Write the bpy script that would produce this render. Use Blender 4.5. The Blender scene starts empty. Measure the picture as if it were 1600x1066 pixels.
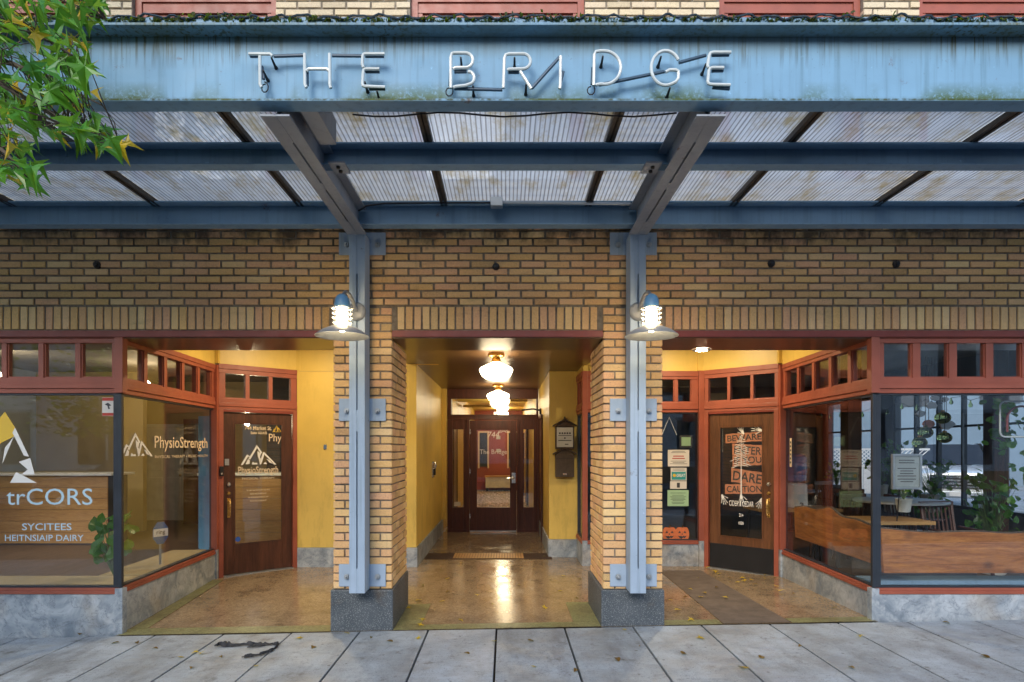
import bpy, bmesh, math, random
from mathutils import Vector, Matrix
R = math.radians
random.seed(7)
scene = bpy.context.scene
COL = scene.collection

# ------------------------------------------------------------------ camera, sky, sun, exposure
EYE, DIST, FPX, VX, VY = 1.57, 5.25, 933.33, 790.0, 702.0
cam_data = bpy.data.cameras.new('camera')
cam = bpy.data.objects.new('camera', cam_data); COL.objects.link(cam)
cam.location = (0, -DIST, EYE); cam.rotation_euler = (R(90), 0, 0)
cam_data.sensor_width = 36; cam_data.lens = FPX / 1600 * 36
cam_data.shift_x = (800 - VX) / 1600; cam_data.shift_y = (VY - 533) / 1600
cam_data.clip_start = 0.05; cam_data.clip_end = 2000
scene.camera = cam

world = bpy.data.worlds.new('World'); scene.world = world; world.use_nodes = True
wn = world.node_tree; wn.nodes.clear()
sky = wn.nodes.new('ShaderNodeTexSky'); sky.sky_type = 'NISHITA'; sky.sun_disc = False
SUN_EL, SUN_AZ = 30.0, 196.0
sky.sun_elevation = R(SUN_EL); sky.sun_rotation = R(SUN_AZ)
sky.air_density = 1.0; sky.dust_density = 0.8; sky.ozone_density = 1.0
bg = wn.nodes.new('ShaderNodeBackground'); bg.inputs['Strength'].default_value = 0.14
wo = wn.nodes.new('ShaderNodeOutputWorld')
wn.links.new(sky.outputs[0], bg.inputs[0]); wn.links.new(bg.outputs[0], wo.inputs[0])

sd = bpy.data.lights.new('sun', 'SUN'); sd.energy = 0.95; sd.angle = R(28); sd.color = (1, .95, .88)
sun = bpy.data.objects.new('sun', sd); COL.objects.link(sun)
az = R(SUN_AZ)
sun_dir = Vector((math.sin(az) * math.cos(R(SUN_EL)), math.cos(az) * math.cos(R(SUN_EL)), math.sin(R(SUN_EL))))
sun.rotation_euler = sun_dir.to_track_quat('Z', 'Y').to_euler()

vs = scene.view_settings
vs.view_transform = 'Standard'; vs.look = 'None'; vs.gamma = 1.0; vs.use_curve_mapping = False
vs.exposure = 1.35
cy = scene.cycles
cy.use_denoising = True
cy.max_bounces = 10; cy.diffuse_bounces = 4; cy.glossy_bounces = 4; cy.transmission_bounces = 8; cy.transparent_max_bounces = 16
cy.caustics_reflective = False; cy.caustics_refractive = False
cy.sample_clamp_indirect = 6.0

# ------------------------------------------------------------------ material helpers
class NT:
    def __init__(s, name):
        s.m = bpy.data.materials.new(name); s.m.use_nodes = True
        s.t = s.m.node_tree; s.t.nodes.clear()
        s.out = s.t.nodes.new('ShaderNodeOutputMaterial')
    def n(s, typ, **kw):
        nd = s.t.nodes.new(typ)
        for k, v in kw.items():
            if k.startswith('i_'):
                key = k[2:]
                key = int(key) if key.isdigit() else key.replace('_', ' ')
                s.set(nd.inputs[key], v)
            else: setattr(nd, k, v)
        return nd
    def set(s, sock, v):
        if hasattr(v, 'is_output'): s.t.links.new(v, sock)
        else:
            if isinstance(v, tuple) and len(v) == 3 and sock.type == 'RGBA': v = v + (1,)
            sock.default_value = v
    def pos(s): return s.n('ShaderNodeNewGeometry').outputs['Position']
    def objco(s): return s.n('ShaderNodeTexCoord').outputs['Object']
    def scale(s, v, sc):
        m = s.n('ShaderNodeMapping'); s.set(m.inputs['Vector'], v); m.inputs['Scale'].default_value = sc
        return m.outputs[0]
    def noise(s, v, sc, det=4, rough=.55, dist=0):
        nd = s.n('ShaderNodeTexNoise'); s.set(nd.inputs['Vector'], v)
        nd.inputs['Scale'].default_value = sc; nd.inputs['Detail'].default_value = det
        nd.inputs['Roughness'].default_value = rough; nd.inputs['Distortion'].default_value = dist
        return nd.outputs['Fac']
    def ramp(s, f, a, b, lo=0.0, hi=1.0):
        nd = s.n('ShaderNodeMapRange'); s.set(nd.inputs['Value'], f)
        for i, v in zip((1, 2, 3, 4), (a, b, lo, hi)): nd.inputs[i].default_value = v
        return nd.outputs[0]
    def mix(s, f, a, b, mode='MIX'):
        nd = s.n('ShaderNodeMix'); nd.data_type = 'RGBA'; nd.blend_type = mode
        s.set(nd.inputs[0], f); s.set(nd.inputs[6], a); s.set(nd.inputs[7], b)
        return nd.outputs[2]
    def math(s, op, a, b=0.0):
        nd = s.n('ShaderNodeMath', operation=op); s.set(nd.inputs[0], a); s.set(nd.inputs[1], b)
        return nd.outputs[0]
    def sep(s, v):
        nd = s.n('ShaderNodeSeparateXYZ'); s.set(nd.inputs[0], v); return nd.outputs
    def bump(s, h, st=.3, d=.01):
        nd = s.n('ShaderNodeBump'); s.set(nd.inputs['Height'], h)
        nd.inputs['Strength'].default_value = st; nd.inputs['Distance'].default_value = d
        return nd.outputs[0]
    def pbr(s, col, rough=.6, metal=0.0, normal=None, coat=0.0, spec=.5):
        p = s.n('ShaderNodeBsdfPrincipled')
        s.set(p.inputs['Base Color'], col); s.set(p.inputs['Roughness'], rough)
        p.inputs['Metallic'].default_value = metal
        p.inputs['Coat Weight'].default_value = coat
        p.inputs['Specular IOR Level'].default_value = spec
        if normal is not None: s.set(p.inputs['Normal'], normal)
        s.t.links.new(p.outputs[0], s.out.inputs[0]); return s.m
    def surf(s, sh):
        s.t.links.new(sh, s.out.inputs[0]); return s.m

def plain(name, col, rough=.5, metal=0.0, var=.12, sc=6.0, bump=.0, coat=0.0, wear=None):
    """paint or plastic with a little uneven tone, fine relief and an optional worn colour"""
    t = NT(name); p = t.pos()
    n = t.noise(p, sc, 5)
    c = t.mix(t.ramp(n, .3, .7, 0, 1), tuple(x * (1 - var) for x in col), tuple(min(1, x * (1 + var)) for x in col))
    if wear is not None:
        w = t.noise(p, sc * 5, 6, .7)
        c = t.mix(t.ramp(w, .60, .72, 0, .7), c, wear)
    rr = t.ramp(t.noise(p, sc * 3, 3), .3, .7, max(.03, rough - .08), min(1, rough + .08))
    nm = t.bump(t.noise(p, sc * 14, 4), bump, .004) if bump else None
    return t.pbr(c, rr, metal, nm, coat)

def emit(name, col, st):
    t = NT(name); e = t.n('ShaderNodeEmission'); t.set(e.inputs[0], col); e.inputs[1].default_value = st
    return t.surf(e.outputs[0])

def glass_mat(name, tint=(.97, .98, .98), ior=1.64, rough=.0, dirt=.012):
    t = NT(name)
    tr = t.n('ShaderNodeBsdfTransparent'); t.set(tr.inputs[0], tint)
    gl = t.n('ShaderNodeBsdfGlossy'); gl.inputs['Roughness'].default_value = rough
    ge = t.n('ShaderNodeNewGeometry'); dt = t.n('ShaderNodeVectorMath', operation='DOT_PRODUCT')
    t.set(dt.inputs[0], ge.outputs['Normal']); t.set(dt.inputs[1], ge.outputs['Incoming'])
    k5 = t.math('POWER', t.math('SUBTRACT', 1.0, t.math('ABSOLUTE', dt.outputs['Value'])), 5.0)
    f0 = ((ior - 1) / (ior + 1)) ** 2
    mx = t.n('ShaderNodeMixShader'); t.set(mx.inputs[0], t.math('ADD', t.math('MULTIPLY', k5, 1 - f0), f0))
    t.t.links.new(tr.outputs[0], mx.inputs[1]); t.t.links.new(gl.outputs[0], mx.inputs[2])
    df = t.n('ShaderNodeBsdfDiffuse'); t.set(df.inputs[0], (.5, .52, .54))
    m2 = t.n('ShaderNodeMixShader')
    t.set(m2.inputs[0], t.ramp(t.noise(t.scale(t.pos(), (3, 3, .8)), 4, 5), .45, .8, 0, dirt))
    t.t.links.new(mx.outputs[0], m2.inputs[1]); t.t.links.new(df.outputs[0], m2.inputs[2])
    return t.surf(m2.outputs[0])

M = {}
def brick_mat(name, base, alt, pale, sootz=None):
    t = NT(name); p = t.pos()
    oi = t.n('ShaderNodeObjectInfo').outputs['Random']
    ri = t.n('ShaderNodeNewGeometry').outputs['Random Per Island']
    r = t.math('FRACT', t.math('ADD', oi, ri))
    r2 = t.math('FRACT', t.math('MULTIPLY', r, 7.31))
    c = t.mix(t.ramp(r, 0, 1), base, alt)
    c = t.mix(t.ramp(r2, .55, 1, 0, .75), c, pale)
    r3 = t.math('FRACT', t.math('MULTIPLY', r, 23.7))
    c = t.mix(t.ramp(r3, .8, 1, 0, .55), c, tuple(x * .45 for x in base))
    c = t.mix(t.ramp(t.noise(p, 3.2, 5), .40, .75, 0, .3), c, tuple(x * .62 for x in base))
    sp = t.noise(p, 190, 2)
    c = t.mix(t.ramp(sp, .62, .72, 0, .75), c, (.06, .04, .025))
    c = t.mix(t.ramp(t.noise(p, 60, 4), .4, .75, 0, .35), c, tuple(min(1, x * 1.35) for x in base))
    g = t.noise(t.scale(p, (1.2, 1.2, 5)), 1.6, 6, .65)
    c = t.mix(t.ramp(g, .58, .80, 0, .5), c, (.09, .075, .055))
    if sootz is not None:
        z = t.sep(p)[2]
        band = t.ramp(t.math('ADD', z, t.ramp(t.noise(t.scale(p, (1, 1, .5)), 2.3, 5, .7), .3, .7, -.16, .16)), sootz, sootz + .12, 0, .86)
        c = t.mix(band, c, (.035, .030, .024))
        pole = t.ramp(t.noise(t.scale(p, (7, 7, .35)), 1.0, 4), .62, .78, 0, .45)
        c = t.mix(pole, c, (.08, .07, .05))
    h = t.math('ADD', t.noise(p, 120, 4), t.noise(p, 25, 3))
    return t.pbr(c, .85, 0, t.bump(h, .45, .004), spec=.25)

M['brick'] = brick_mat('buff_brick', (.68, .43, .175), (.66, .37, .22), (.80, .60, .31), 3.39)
M['brick_skylit'] = brick_mat('skylit_brick', (.66, .53, .34), (.62, .49, .34), (.74, .63, .46))  # upper storey brick: open-sky brightness is put into the colour
t = NT('mortar'); p = t.pos()
c = t.mix(t.ramp(t.noise(p, 30, 5), .3, .7), (.16, .13, .10), (.30, .25, .185))
c = t.mix(t.ramp(t.noise(p, 2.5, 5), .5, .7, 0, .6), c, (.06, .05, .04))
M['mortar'] = t.pbr(c, .95, 0, t.bump(t.noise(p, 150, 3), .6, .004))

def steel_paint(name, col, zlow=None, streak=.5, zhigh=None):
    t = NT(name); p = t.pos(); z = t.sep(p)[2]
    c = t.mix(t.ramp(t.noise(p, 2.2, 4), .3, .7), tuple(x * .9 for x in col), tuple(x * 1.1 for x in col))
    st = t.noise(t.scale(p, (26, 26, .8)), 1, 5, .6)
    c = t.mix(t.ramp(st, .52, .75, 0, streak), c, tuple(x * .5 for x in (col[0], col[1] * 1.02, col[2] * .9)))
    sp = t.noise(p, 60, 5, .7)
    c = t.mix(t.ramp(sp, .66, .74, 0, .8), c, (.05, .045, .03))
    rs = t.noise(p, 4.2, 8, .78)
    c = t.mix(t.ramp(rs, .635, .70, 0, .75), c, (.13, .06, .025))
    ch = t.noise(p, 14, 7, .8)
    c = t.mix(t.ramp(ch, .66, .70, 0, .6), c, tuple(min(1, x * 1.7) for x in col))
    if zhigh is not None:
        a = t.ramp(z, zhigh - .20, zhigh - .03, 0, 1)
        runs = t.ramp(t.noise(t.scale(p, (40, 40, 1.6)), 1, 5, .65), .50, .60, 0, 1)
        pat = t.ramp(t.noise(p, 1.4, 3), .42, .58, .25, 1)
        c = t.mix(t.math('MULTIPLY', t.math('MULTIPLY', a, runs), pat), c, (.06, .06, .03))
        c = t.mix(t.math('MULTIPLY', t.ramp(z, zhigh - .14, zhigh - .02, 0, .6), t.ramp(t.noise(p, 3, 4), .3, .6, .3, 1)), c, (.16, .17, .10))
    if zlow is not None:
        m = t.math('MULTIPLY', t.math('MULTIPLY', t.ramp(z, zlow + .06, zlow + .165, 1, 0), t.ramp(z, zlow + .001, zlow + .003)), t.ramp(t.noise(t.scale(p, (1, 1, .4)), 2.3, 3), .42, .56))
        m2 = t.math('MULTIPLY', m, t.ramp(t.noise(p, 55, 5, .7), .32, .50))
        c = t.mix(m2, c, (.055, .095, .008))
        e = t.math('MULTIPLY', t.math('MULTIPLY', t.ramp(z, zlow, zlow + .085, 1, 0), t.ramp(z, zlow + .001, zlow + .003)), t.ramp(t.noise(p, 40, 4), .35, .6))
        c = t.mix(e, c, (.045, .055, .015))
    return t.pbr(c, t.ramp(t.noise(p, 9, 3), .3, .7, .52, .66), 0, t.bump(t.noise(p, 70, 4), .12, .003), spec=.3)
BLUE = (.20, .32, .44)
M['girder'] = steel_paint('girder_paint', (.18, .335, .475), 3.436, .5, 3.86)
M['steel'] = steel_paint('steel_paint', BLUE, None, .35)
M['post'] = steel_paint('post_paint', (.33, .42, .53), None, .4)
M['steel_grey'] = steel_paint('steel_grey_paint', (.30, .33, .37), None, .3)

def red_paint(name, col):
    t = NT(name); p = t.pos()
    c = t.mix(t.ramp(t.noise(p, 4, 4), .3, .7), tuple(x * .85 for x in col), tuple(x * 1.15 for x in col))
    c = t.mix(t.ramp(t.noise(t.scale(p, (3, 3, 10)), 3, 6, .7), .62, .74, 0, .5), c, tuple(x * .4 for x in col))
    return t.pbr(c, t.ramp(t.noise(p, 12, 3), .3, .7, .35, .55), 0, t.bump(t.noise(p, 60, 4), .12, .003))
M['red'] = red_paint('red_trim_paint', (.30, .078, .045))
M['red_dark'] = red_paint('dark_red_paint', (.20, .035, .022))

def wood_mat(name, a, b, axis=2, rough=.4, sc=1.0, knots=False):
    t = NT(name); p = t.objco()
    s = [16.0, 16.0, 16.0]; s[axis] = 1.3
    v = t.scale(p, tuple(x * sc for x in s))
    n = t.noise(v, 1.0, 6, .65, .6)
    f = t.noise(t.scale(p, tuple(x * 6 * sc for x in s)), 1.0, 3)
    c = t.mix(t.ramp(n, .35, .65), a, b)
    c = t.mix(t.ramp(f, .45, .7, 0, .5), c, tuple(x * .5 for x in a))
    if knots:
        k = t.n('ShaderNodeTexVoronoi'); t.set(k.inputs['Vector'], t.scale(p, (3.2, 3.2, 4.6))); k.inputs['Scale'].default_value = 1
        c = t.mix(t.ramp(k.outputs['Distance'], .05, .22, .85, 0), c, tuple(x * .22 for x in a))
        c = t.mix(t.ramp(t.noise(p, 2.2, 4), .5, .72, 0, .6), c, tuple(x * .45 for x in a))
    return t.pbr(c, rough, 0, t.bump(t.math('ADD', n, f), .15, .003))
M['wood_dark'] = wood_mat('dark_stained_wood', (.050, .017, .009), (.105, .036, .018))
M['wood_red'] = wood_mat('reddish_stained_wood', (.060, .016, .010), (.105, .030, .018))
M['wood_brown'] = wood_mat('brown_door_wood', (.085, .032, .012), (.155, .062, .024))
M['wood_slab'] = wood_mat('cedar_slab_wood', (.26, .085, .022), (.50, .205, .055), 0, .5, 1.7, True)
M['wood_plank'] = wood_mat('oak_counter_wood', (.42, .22, .07), (.52, .30, .11), 0, .45)
M['soffit'] = wood_mat('brown_lacquered_soffit', (.085, .045, .020), (.125, .068, .030), 0, .28)

def yellow_mat(name, col):
    t = NT(name); p = t.pos()
    c = t.mix(t.ramp(t.noise(p, 1.6, 5), .3, .7), tuple(x * .88 for x in col), tuple(x * 1.08 for x in col))
    c = t.mix(t.ramp(t.noise(t.scale(p, (5, 5, .7)), 2, 5), .58, .75, 0, .3), c, tuple(x * .55 for x in col))
    c = t.mix(t.ramp(t.noise(p, 40, 5, .75), .66, .74, 0, .5), c, (.15, .10, .04))
    zz = t.sep(p)[2]
    c = t.mix(t.math('MULTIPLY', t.ramp(t.noise(t.scale(p, (1, 1, .25)), 6, 7, .75), .50, .66, 0, .5), t.ramp(zz, 1.3, .3, .25, 1)), c, tuple(x * .45 for x in col))
    return t.pbr(c, .42, 0, t.bump(t.noise(p, 45, 4), .2, .004))
M['yellow'] = yellow_mat('yellow_plaster', (.70, .49, .115))

t = NT('grey_marble'); p = t.pos()
w = t.noise(p, 3.0, 7, .62, 1.4)
c = t.mix(t.ramp(w, .34, .66), (.17, .21, .25), (.46, .50, .53))
v = t.noise(p, 3.6, 9, .66, 1.6)
c = t.mix(t.ramp(t.math('ABSOLUTE', t.math('SUBTRACT', v, .5)), 0, .010, .75, 0), c, (.06, .07, .09))
c = t.mix(t.ramp(t.noise(p, 10, 8, .72, .8), .50, .66, 0, .55), c, (.13, .155, .19))
c = t.mix(t.ramp(t.noise(p, 5, 6, .6, .5), .56, .70, 0, .6), c, (.60, .62, .63))
c = t.mix(t.ramp(t.noise(p, 2.0, 3), .55, .7, 0, .35), c, (.36, .27, .16))
M['marble'] = t.pbr(c, t.ramp(v, .3, .7, .3, .5), 0, t.bump(v, .08, .004))

t = NT('plinth_granolithic'); p = t.pos()
vo = t.n('ShaderNodeTexVoronoi'); t.set(vo.inputs['Vector'], p); vo.inputs['Scale'].default_value = 85
c = t.mix(t.ramp(t.noise(p, 3, 5), .3, .7), (.045, .058, .070), (.085, .10, .115))
c = t.mix(t.ramp(vo.outputs['Distance'], .16, .3, .8, 0), c, (.30, .31, .30))
c = t.mix(t.ramp(t.noise(p, 130, 2), .62, .7, 0, .8), c, (.42, .43, .42))
c = t.mix(t.ramp(t.noise(p, 5, 4), .6, .75, 0, .5), c, (.10, .065, .035))
M['plinth'] = t.pbr(c, .55, 0, t.bump(t.noise(p, 90, 3), .35, .003))

def terrazzo(name, a, b, chips, rough):
    t = NT(name); p = t.pos()
    c = t.mix(t.ramp(t.noise(p, 1.3, 5), .3, .7), a, b)
    vo = t.n('ShaderNodeTexVoronoi'); t.set(vo.inputs['Vector'], p); vo.inputs['Scale'].default_value = 95
    cc = t.sep(vo.outputs['Color'])[0]
    c = t.mix(t.ramp(cc, .55, 1, 0, .55), c, chips)
    c = t.mix(t.ramp(cc, .0, .30, .55, 0), c, tuple(x * .35 for x in a))
    c = t.mix(t.ramp(t.noise(p, 3.0, 8, .75), .48, .70, 0, .7), c, (.075, .05, .03))
    c = t.mix(t.ramp(t.noise(p, 28, 5, .7), .50, .66, 0, .45), c, (.09, .06, .035))
    c = t.mix(t.ramp(t.noise(p, 60, 4, .8), .68, .75, 0, .7), c, (.04, .03, .02))
    rr = t.ramp(t.noise(p, 2.2, 6, .7), .35, .65, rough, rough + .22)
    return t.pbr(c, rr, 0, t.bump(t.noise(p, 90, 3), .12, .002))
M['terrazzo'] = terrazzo('tan_terrazzo', (.24, .17, .10), (.30, .215, .13), (.42, .33, .22), .05)
M['terrazzo_green'] = terrazzo('green_terrazzo', (.17, .18, .075), (.21, .20, .09), (.32, .33, .17), .3)

t = NT('brushed_concrete'); p = t.pos()
oi = t.n('ShaderNodeObjectInfo').outputs['Random']
c = t.mix(oi, (.33, .385, .435), (.43, .485, .54))
c = t.mix(t.ramp(t.noise(p, 1.7, 7, .7), .38, .66, 0, .75), c, (.185, .185, .175))
c = t.mix(t.ramp(t.noise(t.scale(p, (2.5, .7, 1)), 1.3, 6, .7), .52, .68, 0, .6), c, (.13, .135, .14))
c = t.mix(t.ramp(t.noise(t.scale(p, (4, 160, 4)), 1, 3), .4, .7, 0, .28), c, (.16, .16, .16))
c = t.mix(t.ramp(t.noise(p, 8, 7, .75), .56, .68, 0, .65), c, (.10, .092, .08))
c = t.mix(t.ramp(t.noise(p, 90, 3), .60, .68, 0, .7), c, (.085, .08, .075))
gv = t.n('ShaderNodeTexVoronoi'); t.set(gv.inputs['Vector'], p); gv.inputs['Scale'].default_value = 5.5; gv.inputs['Randomness'].default_value = 1
c = t.mix(t.ramp(gv.outputs['Distance'], .045, .075, .75, 0), c, (.075, .07, .065))
ck = t.noise(p, 2.1, 9, .75, 1.2)
c = t.mix(t.ramp(t.math('ABSOLUTE', t.math('SUBTRACT', ck, .5)), 0, .004, .55, 0), c, (.07, .06, .05))
rr = t.ramp(t.noise(p, 2.6, 5), .38, .62, .30, .75)
M['concrete'] = t.pbr(c, rr, 0, t.bump(t.noise(t.scale(p, (6, 170, 6)), 1, 3), .6, .006))
M['joint'] = plain('dirt_joint', (.045, .035, .026), .95, 0, .4, 30)
M['asphalt'] = plain('asphalt', (.055, .055, .058), .85, 0, .3, 40, .5)

M['glass'] = glass_mat('window_glass')
M['glass_in'] = glass_mat('inner_glass', ior=1.4)
M['gasket'] = plain('dark_gasket', (.022, .028, .038), .4)
M['black'] = plain('black_metal', (.02, .02, .022), .4, .3)
M['rubber'] = plain('black_rubber', (.018, .018, .02), .7, 0, .3, 30)
M['brass'] = plain('brass', (.62, .40, .13), .28, 1.0)
M['chrome'] = plain('brushed_chrome', (.62, .62, .60), .25, 1.0)
M['zinc'] = plain('galvanised_metal', (.42, .45, .47), .42, .8)
M['white'] = plain('white_paint', (.74, .73, .70), .5)
M['vinyl'] = plain('white_vinyl', (.78, .76, .72), .5, 0, .04)
M['vinyl_cream'] = plain('cream_vinyl', (.70, .55, .38), .5, 0, .04)
M['vinyl_blue'] = plain('pale_blue_vinyl', (.45, .62, .72), .5, 0, .04)
M['vinyl_yellow'] = plain('yellow_vinyl', (.72, .46, .04), .5, 0, .04)
M['tube'] = plain('white_neon_tube', (.56, .60, .58), .18, 0, .05, 9, 0, .4)
M['tube_dark'] = plain('blacked_out_neon_tube', (.045, .085, .13), .35, 0, .2, 9)
M['shade'] = plain('lamp_shade_enamel', (.20, .215, .235), .4, 0, .1, 20)
M['capblue'] = plain('blue_lamp_cap', (.10, .25, .42), .4)
M['lampglass'] = emit('lit_lamp_glass', (1, .72, .38), 42)
M['bulb'] = emit('lit_bulb', (1, .76, .42), 70)
M['globe'] = emit('lit_opal_globe', (1, .80, .50), 10.5)
M['globe_added'] = emit('added_lobby_globe', (1, .82, .54), 17)  # stronger glow for the two added lobby lamps
M['downlight_dim'] = emit('lit_small_downlight', (1, .82, .55), 60)
M['downlight'] = emit('lit_downlight', (1, .79, .48), 700)
M['tan_wall'] = plain('tan_wall_paint', (.45, .34, .17), .6, 0, .08, 2)
M['grey_wall'] = plain('grey_wall_paint', (.40, .43, .45), .6, 0, .08, 2)
M['dark_wall'] = plain('dark_wall_paint', (.10, .10, .11), .6, 0, .1, 2)
M['ceil'] = plain('ceiling_paint', (.30, .27, .22), .7, 0, .1, 2)
M['redwall'] = plain('red_wall_paint', (.30, .06, .035), .5, 0, .1, 2)
M['lobbytile'] = plain('pale_lobby_tile', (.42, .36, .26), .25, 0, .12, 4)
M['wfloor'] = wood_mat('worn_floor_boards', (.10, .065, .04), (.17, .11, .07), 1, .4)
M['bronze'] = plain('bronze_mailbox', (.075, .052, .034), .45, .4, .2, 20)
M['plate'] = plain('pale_directory_plate', (.60, .60, .56), .4)
M['mat_brown'] = plain('brown_mat', (.055, .028, .016), .9, 0, .3, 60, .6)
M['paper'] = plain('white_paper', (.66, .62, .56), .8, 0, .05)
M['paper_green'] = plain('green_paper', (.36, .55, .33), .8, 0, .05)
M['ink'] = plain('dark_ink', (.05, .05, .055), .8, 0, .05)
M['ink_red'] = plain('red_ink', (.45, .06, .04), .8, 0, .05)
M['teal'] = plain('teal_print', (.03, .30, .30), .7, 0, .05)
M['orange'] = plain('pumpkin_orange', (.62, .17, .06), .7, 0, .15, 30)
M['tape'] = plain('orange_brown_tape', (.58, .22, .12), .6, 0, .2, 14)
M['runner'] = plain('grey_brown_resurfaced_strip', (.105, .080, .062), .75, 0, .25, 7, .4)

def leaf_mat(name, a, b, c3=None):
    t = NT(name); p = t.pos()
    r = t.n('ShaderNodeObjectInfo').outputs['Random']
    ri = t.n('ShaderNodeNewGeometry').outputs['Random Per Island']
    r = t.math('FRACT', t.math('ADD', r, ri))
    c = t.mix(r, a, b)
    c = t.mix(t.ramp(t.noise(p, 35, 4), .5, .7, 0, .4), c, tuple(x * .6 for x in a))
    if c3: c = t.mix(t.ramp(t.noise(p, 9, 4), .6, .72, 0, .8), c, c3)
    d = t.n('ShaderNodeBsdfPrincipled'); t.set(d.inputs['Base Color'], c); d.inputs['Roughness'].default_value = .34
    tr = t.n('ShaderNodeBsdfTranslucent'); t.set(tr.inputs[0], t.mix(.55, c, (.34, .55, .03)))
    mx = t.n('ShaderNodeMixShader'); mx.inputs[0].default_value = .38
    t.t.links.new(d.outputs[0], mx.inputs[1]); t.t.links.new(tr.outputs[0], mx.inputs[2])
    return t.surf(mx.outputs[0])
M['leaf'] = leaf_mat('green_leaf', (.035, .20, .035), (.13, .36, .03), (.26, .38, .02))
M['moss'] = leaf_mat('moss_and_litter', (.045, .055, .012), (.10, .085, .02), (.02, .018, .01))
M['leaf_yellow'] = leaf_mat('yellow_leaf', (.66, .46, .03), (.58, .36, .02))
M['leaf_brown'] = leaf_mat('brown_leaf', (.12, .05, .02), (.22, .10, .03))
M['houseplant'] = leaf_mat('house_plant_leaf', (.03, .13, .025), (.07, .22, .03))
M['rafter'] = plain('rafter_bronze', (.06, .045, .03), .5, 0, .3, 20)
M['ropewire'] = plain('dark_cable', (.02, .035, .05), .5)
M['bark'] = plain('bark', (.10, .075, .055), .9, 0, .35, 25, .8)
M['stem'] = plain('green_stem', (.10, .16, .04), .6)

# translucent ribbed roofing sheet
t = NT('ribbed_polycarbonate'); p = t.pos(); xyz = t.sep(p)
sx = t.math('FRACT', t.math('MULTIPLY', xyz[0], 1 / .032))
rib = t.ramp(t.math('ABSOLUTE', t.math('SUBTRACT', sx, .5)), .30, .42, 0, 1)
c = t.mix(t.ramp(t.noise(p, 1.1, 5), .3, .7), (.50, .55, .61), (.38, .41, .44))
c = t.mix(t.math('MULTIPLY', rib, .72), c, (.09, .085, .08))
gr = t.noise(t.scale(p, (2, 1, 1)), 2.4, 7, .7)
c = t.mix(t.ramp(gr, .50, .68, 0, .85), c, (.25, .19, .07))
c = t.mix(t.math('MULTIPLY', t.ramp(xyz[1], -1.9, -1.45, .8, 0), t.ramp(t.noise(p, 3.5, 6, .7), .4, .62)), c, (.16, .13, .04))
c = t.mix(t.ramp(t.noise(p, 26, 5, .75), .66, .72, 0, .7), c, (.05, .05, .03))
tl = t.n('ShaderNodeBsdfTranslucent'); t.set(tl.inputs[0], c)
df = t.n('ShaderNodeBsdfPrincipled'); t.set(df.inputs['Base Color'], c); df.inputs['Roughness'].default_value = .35
tp = t.n('ShaderNodeBsdfTransparent'); t.set(tp.inputs[0], t.mix(.3, c, (.8, .8, .8)))
m1 = t.n('ShaderNodeMixShader'); m1.inputs[0].default_value = .78
t.t.links.new(df.outputs[0], m1.inputs[1]); t.t.links.new(tl.outputs[0], m1.inputs[2])
m2 = t.n('ShaderNodeMixShader'); m2.inputs[0].default_value = .20
t.t.links.new(m1.outputs[0], m2.inputs[1]); t.t.links.new(tp.outputs[0], m2.inputs[2])
M['poly'] = t.surf(m2.outputs[0])

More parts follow.
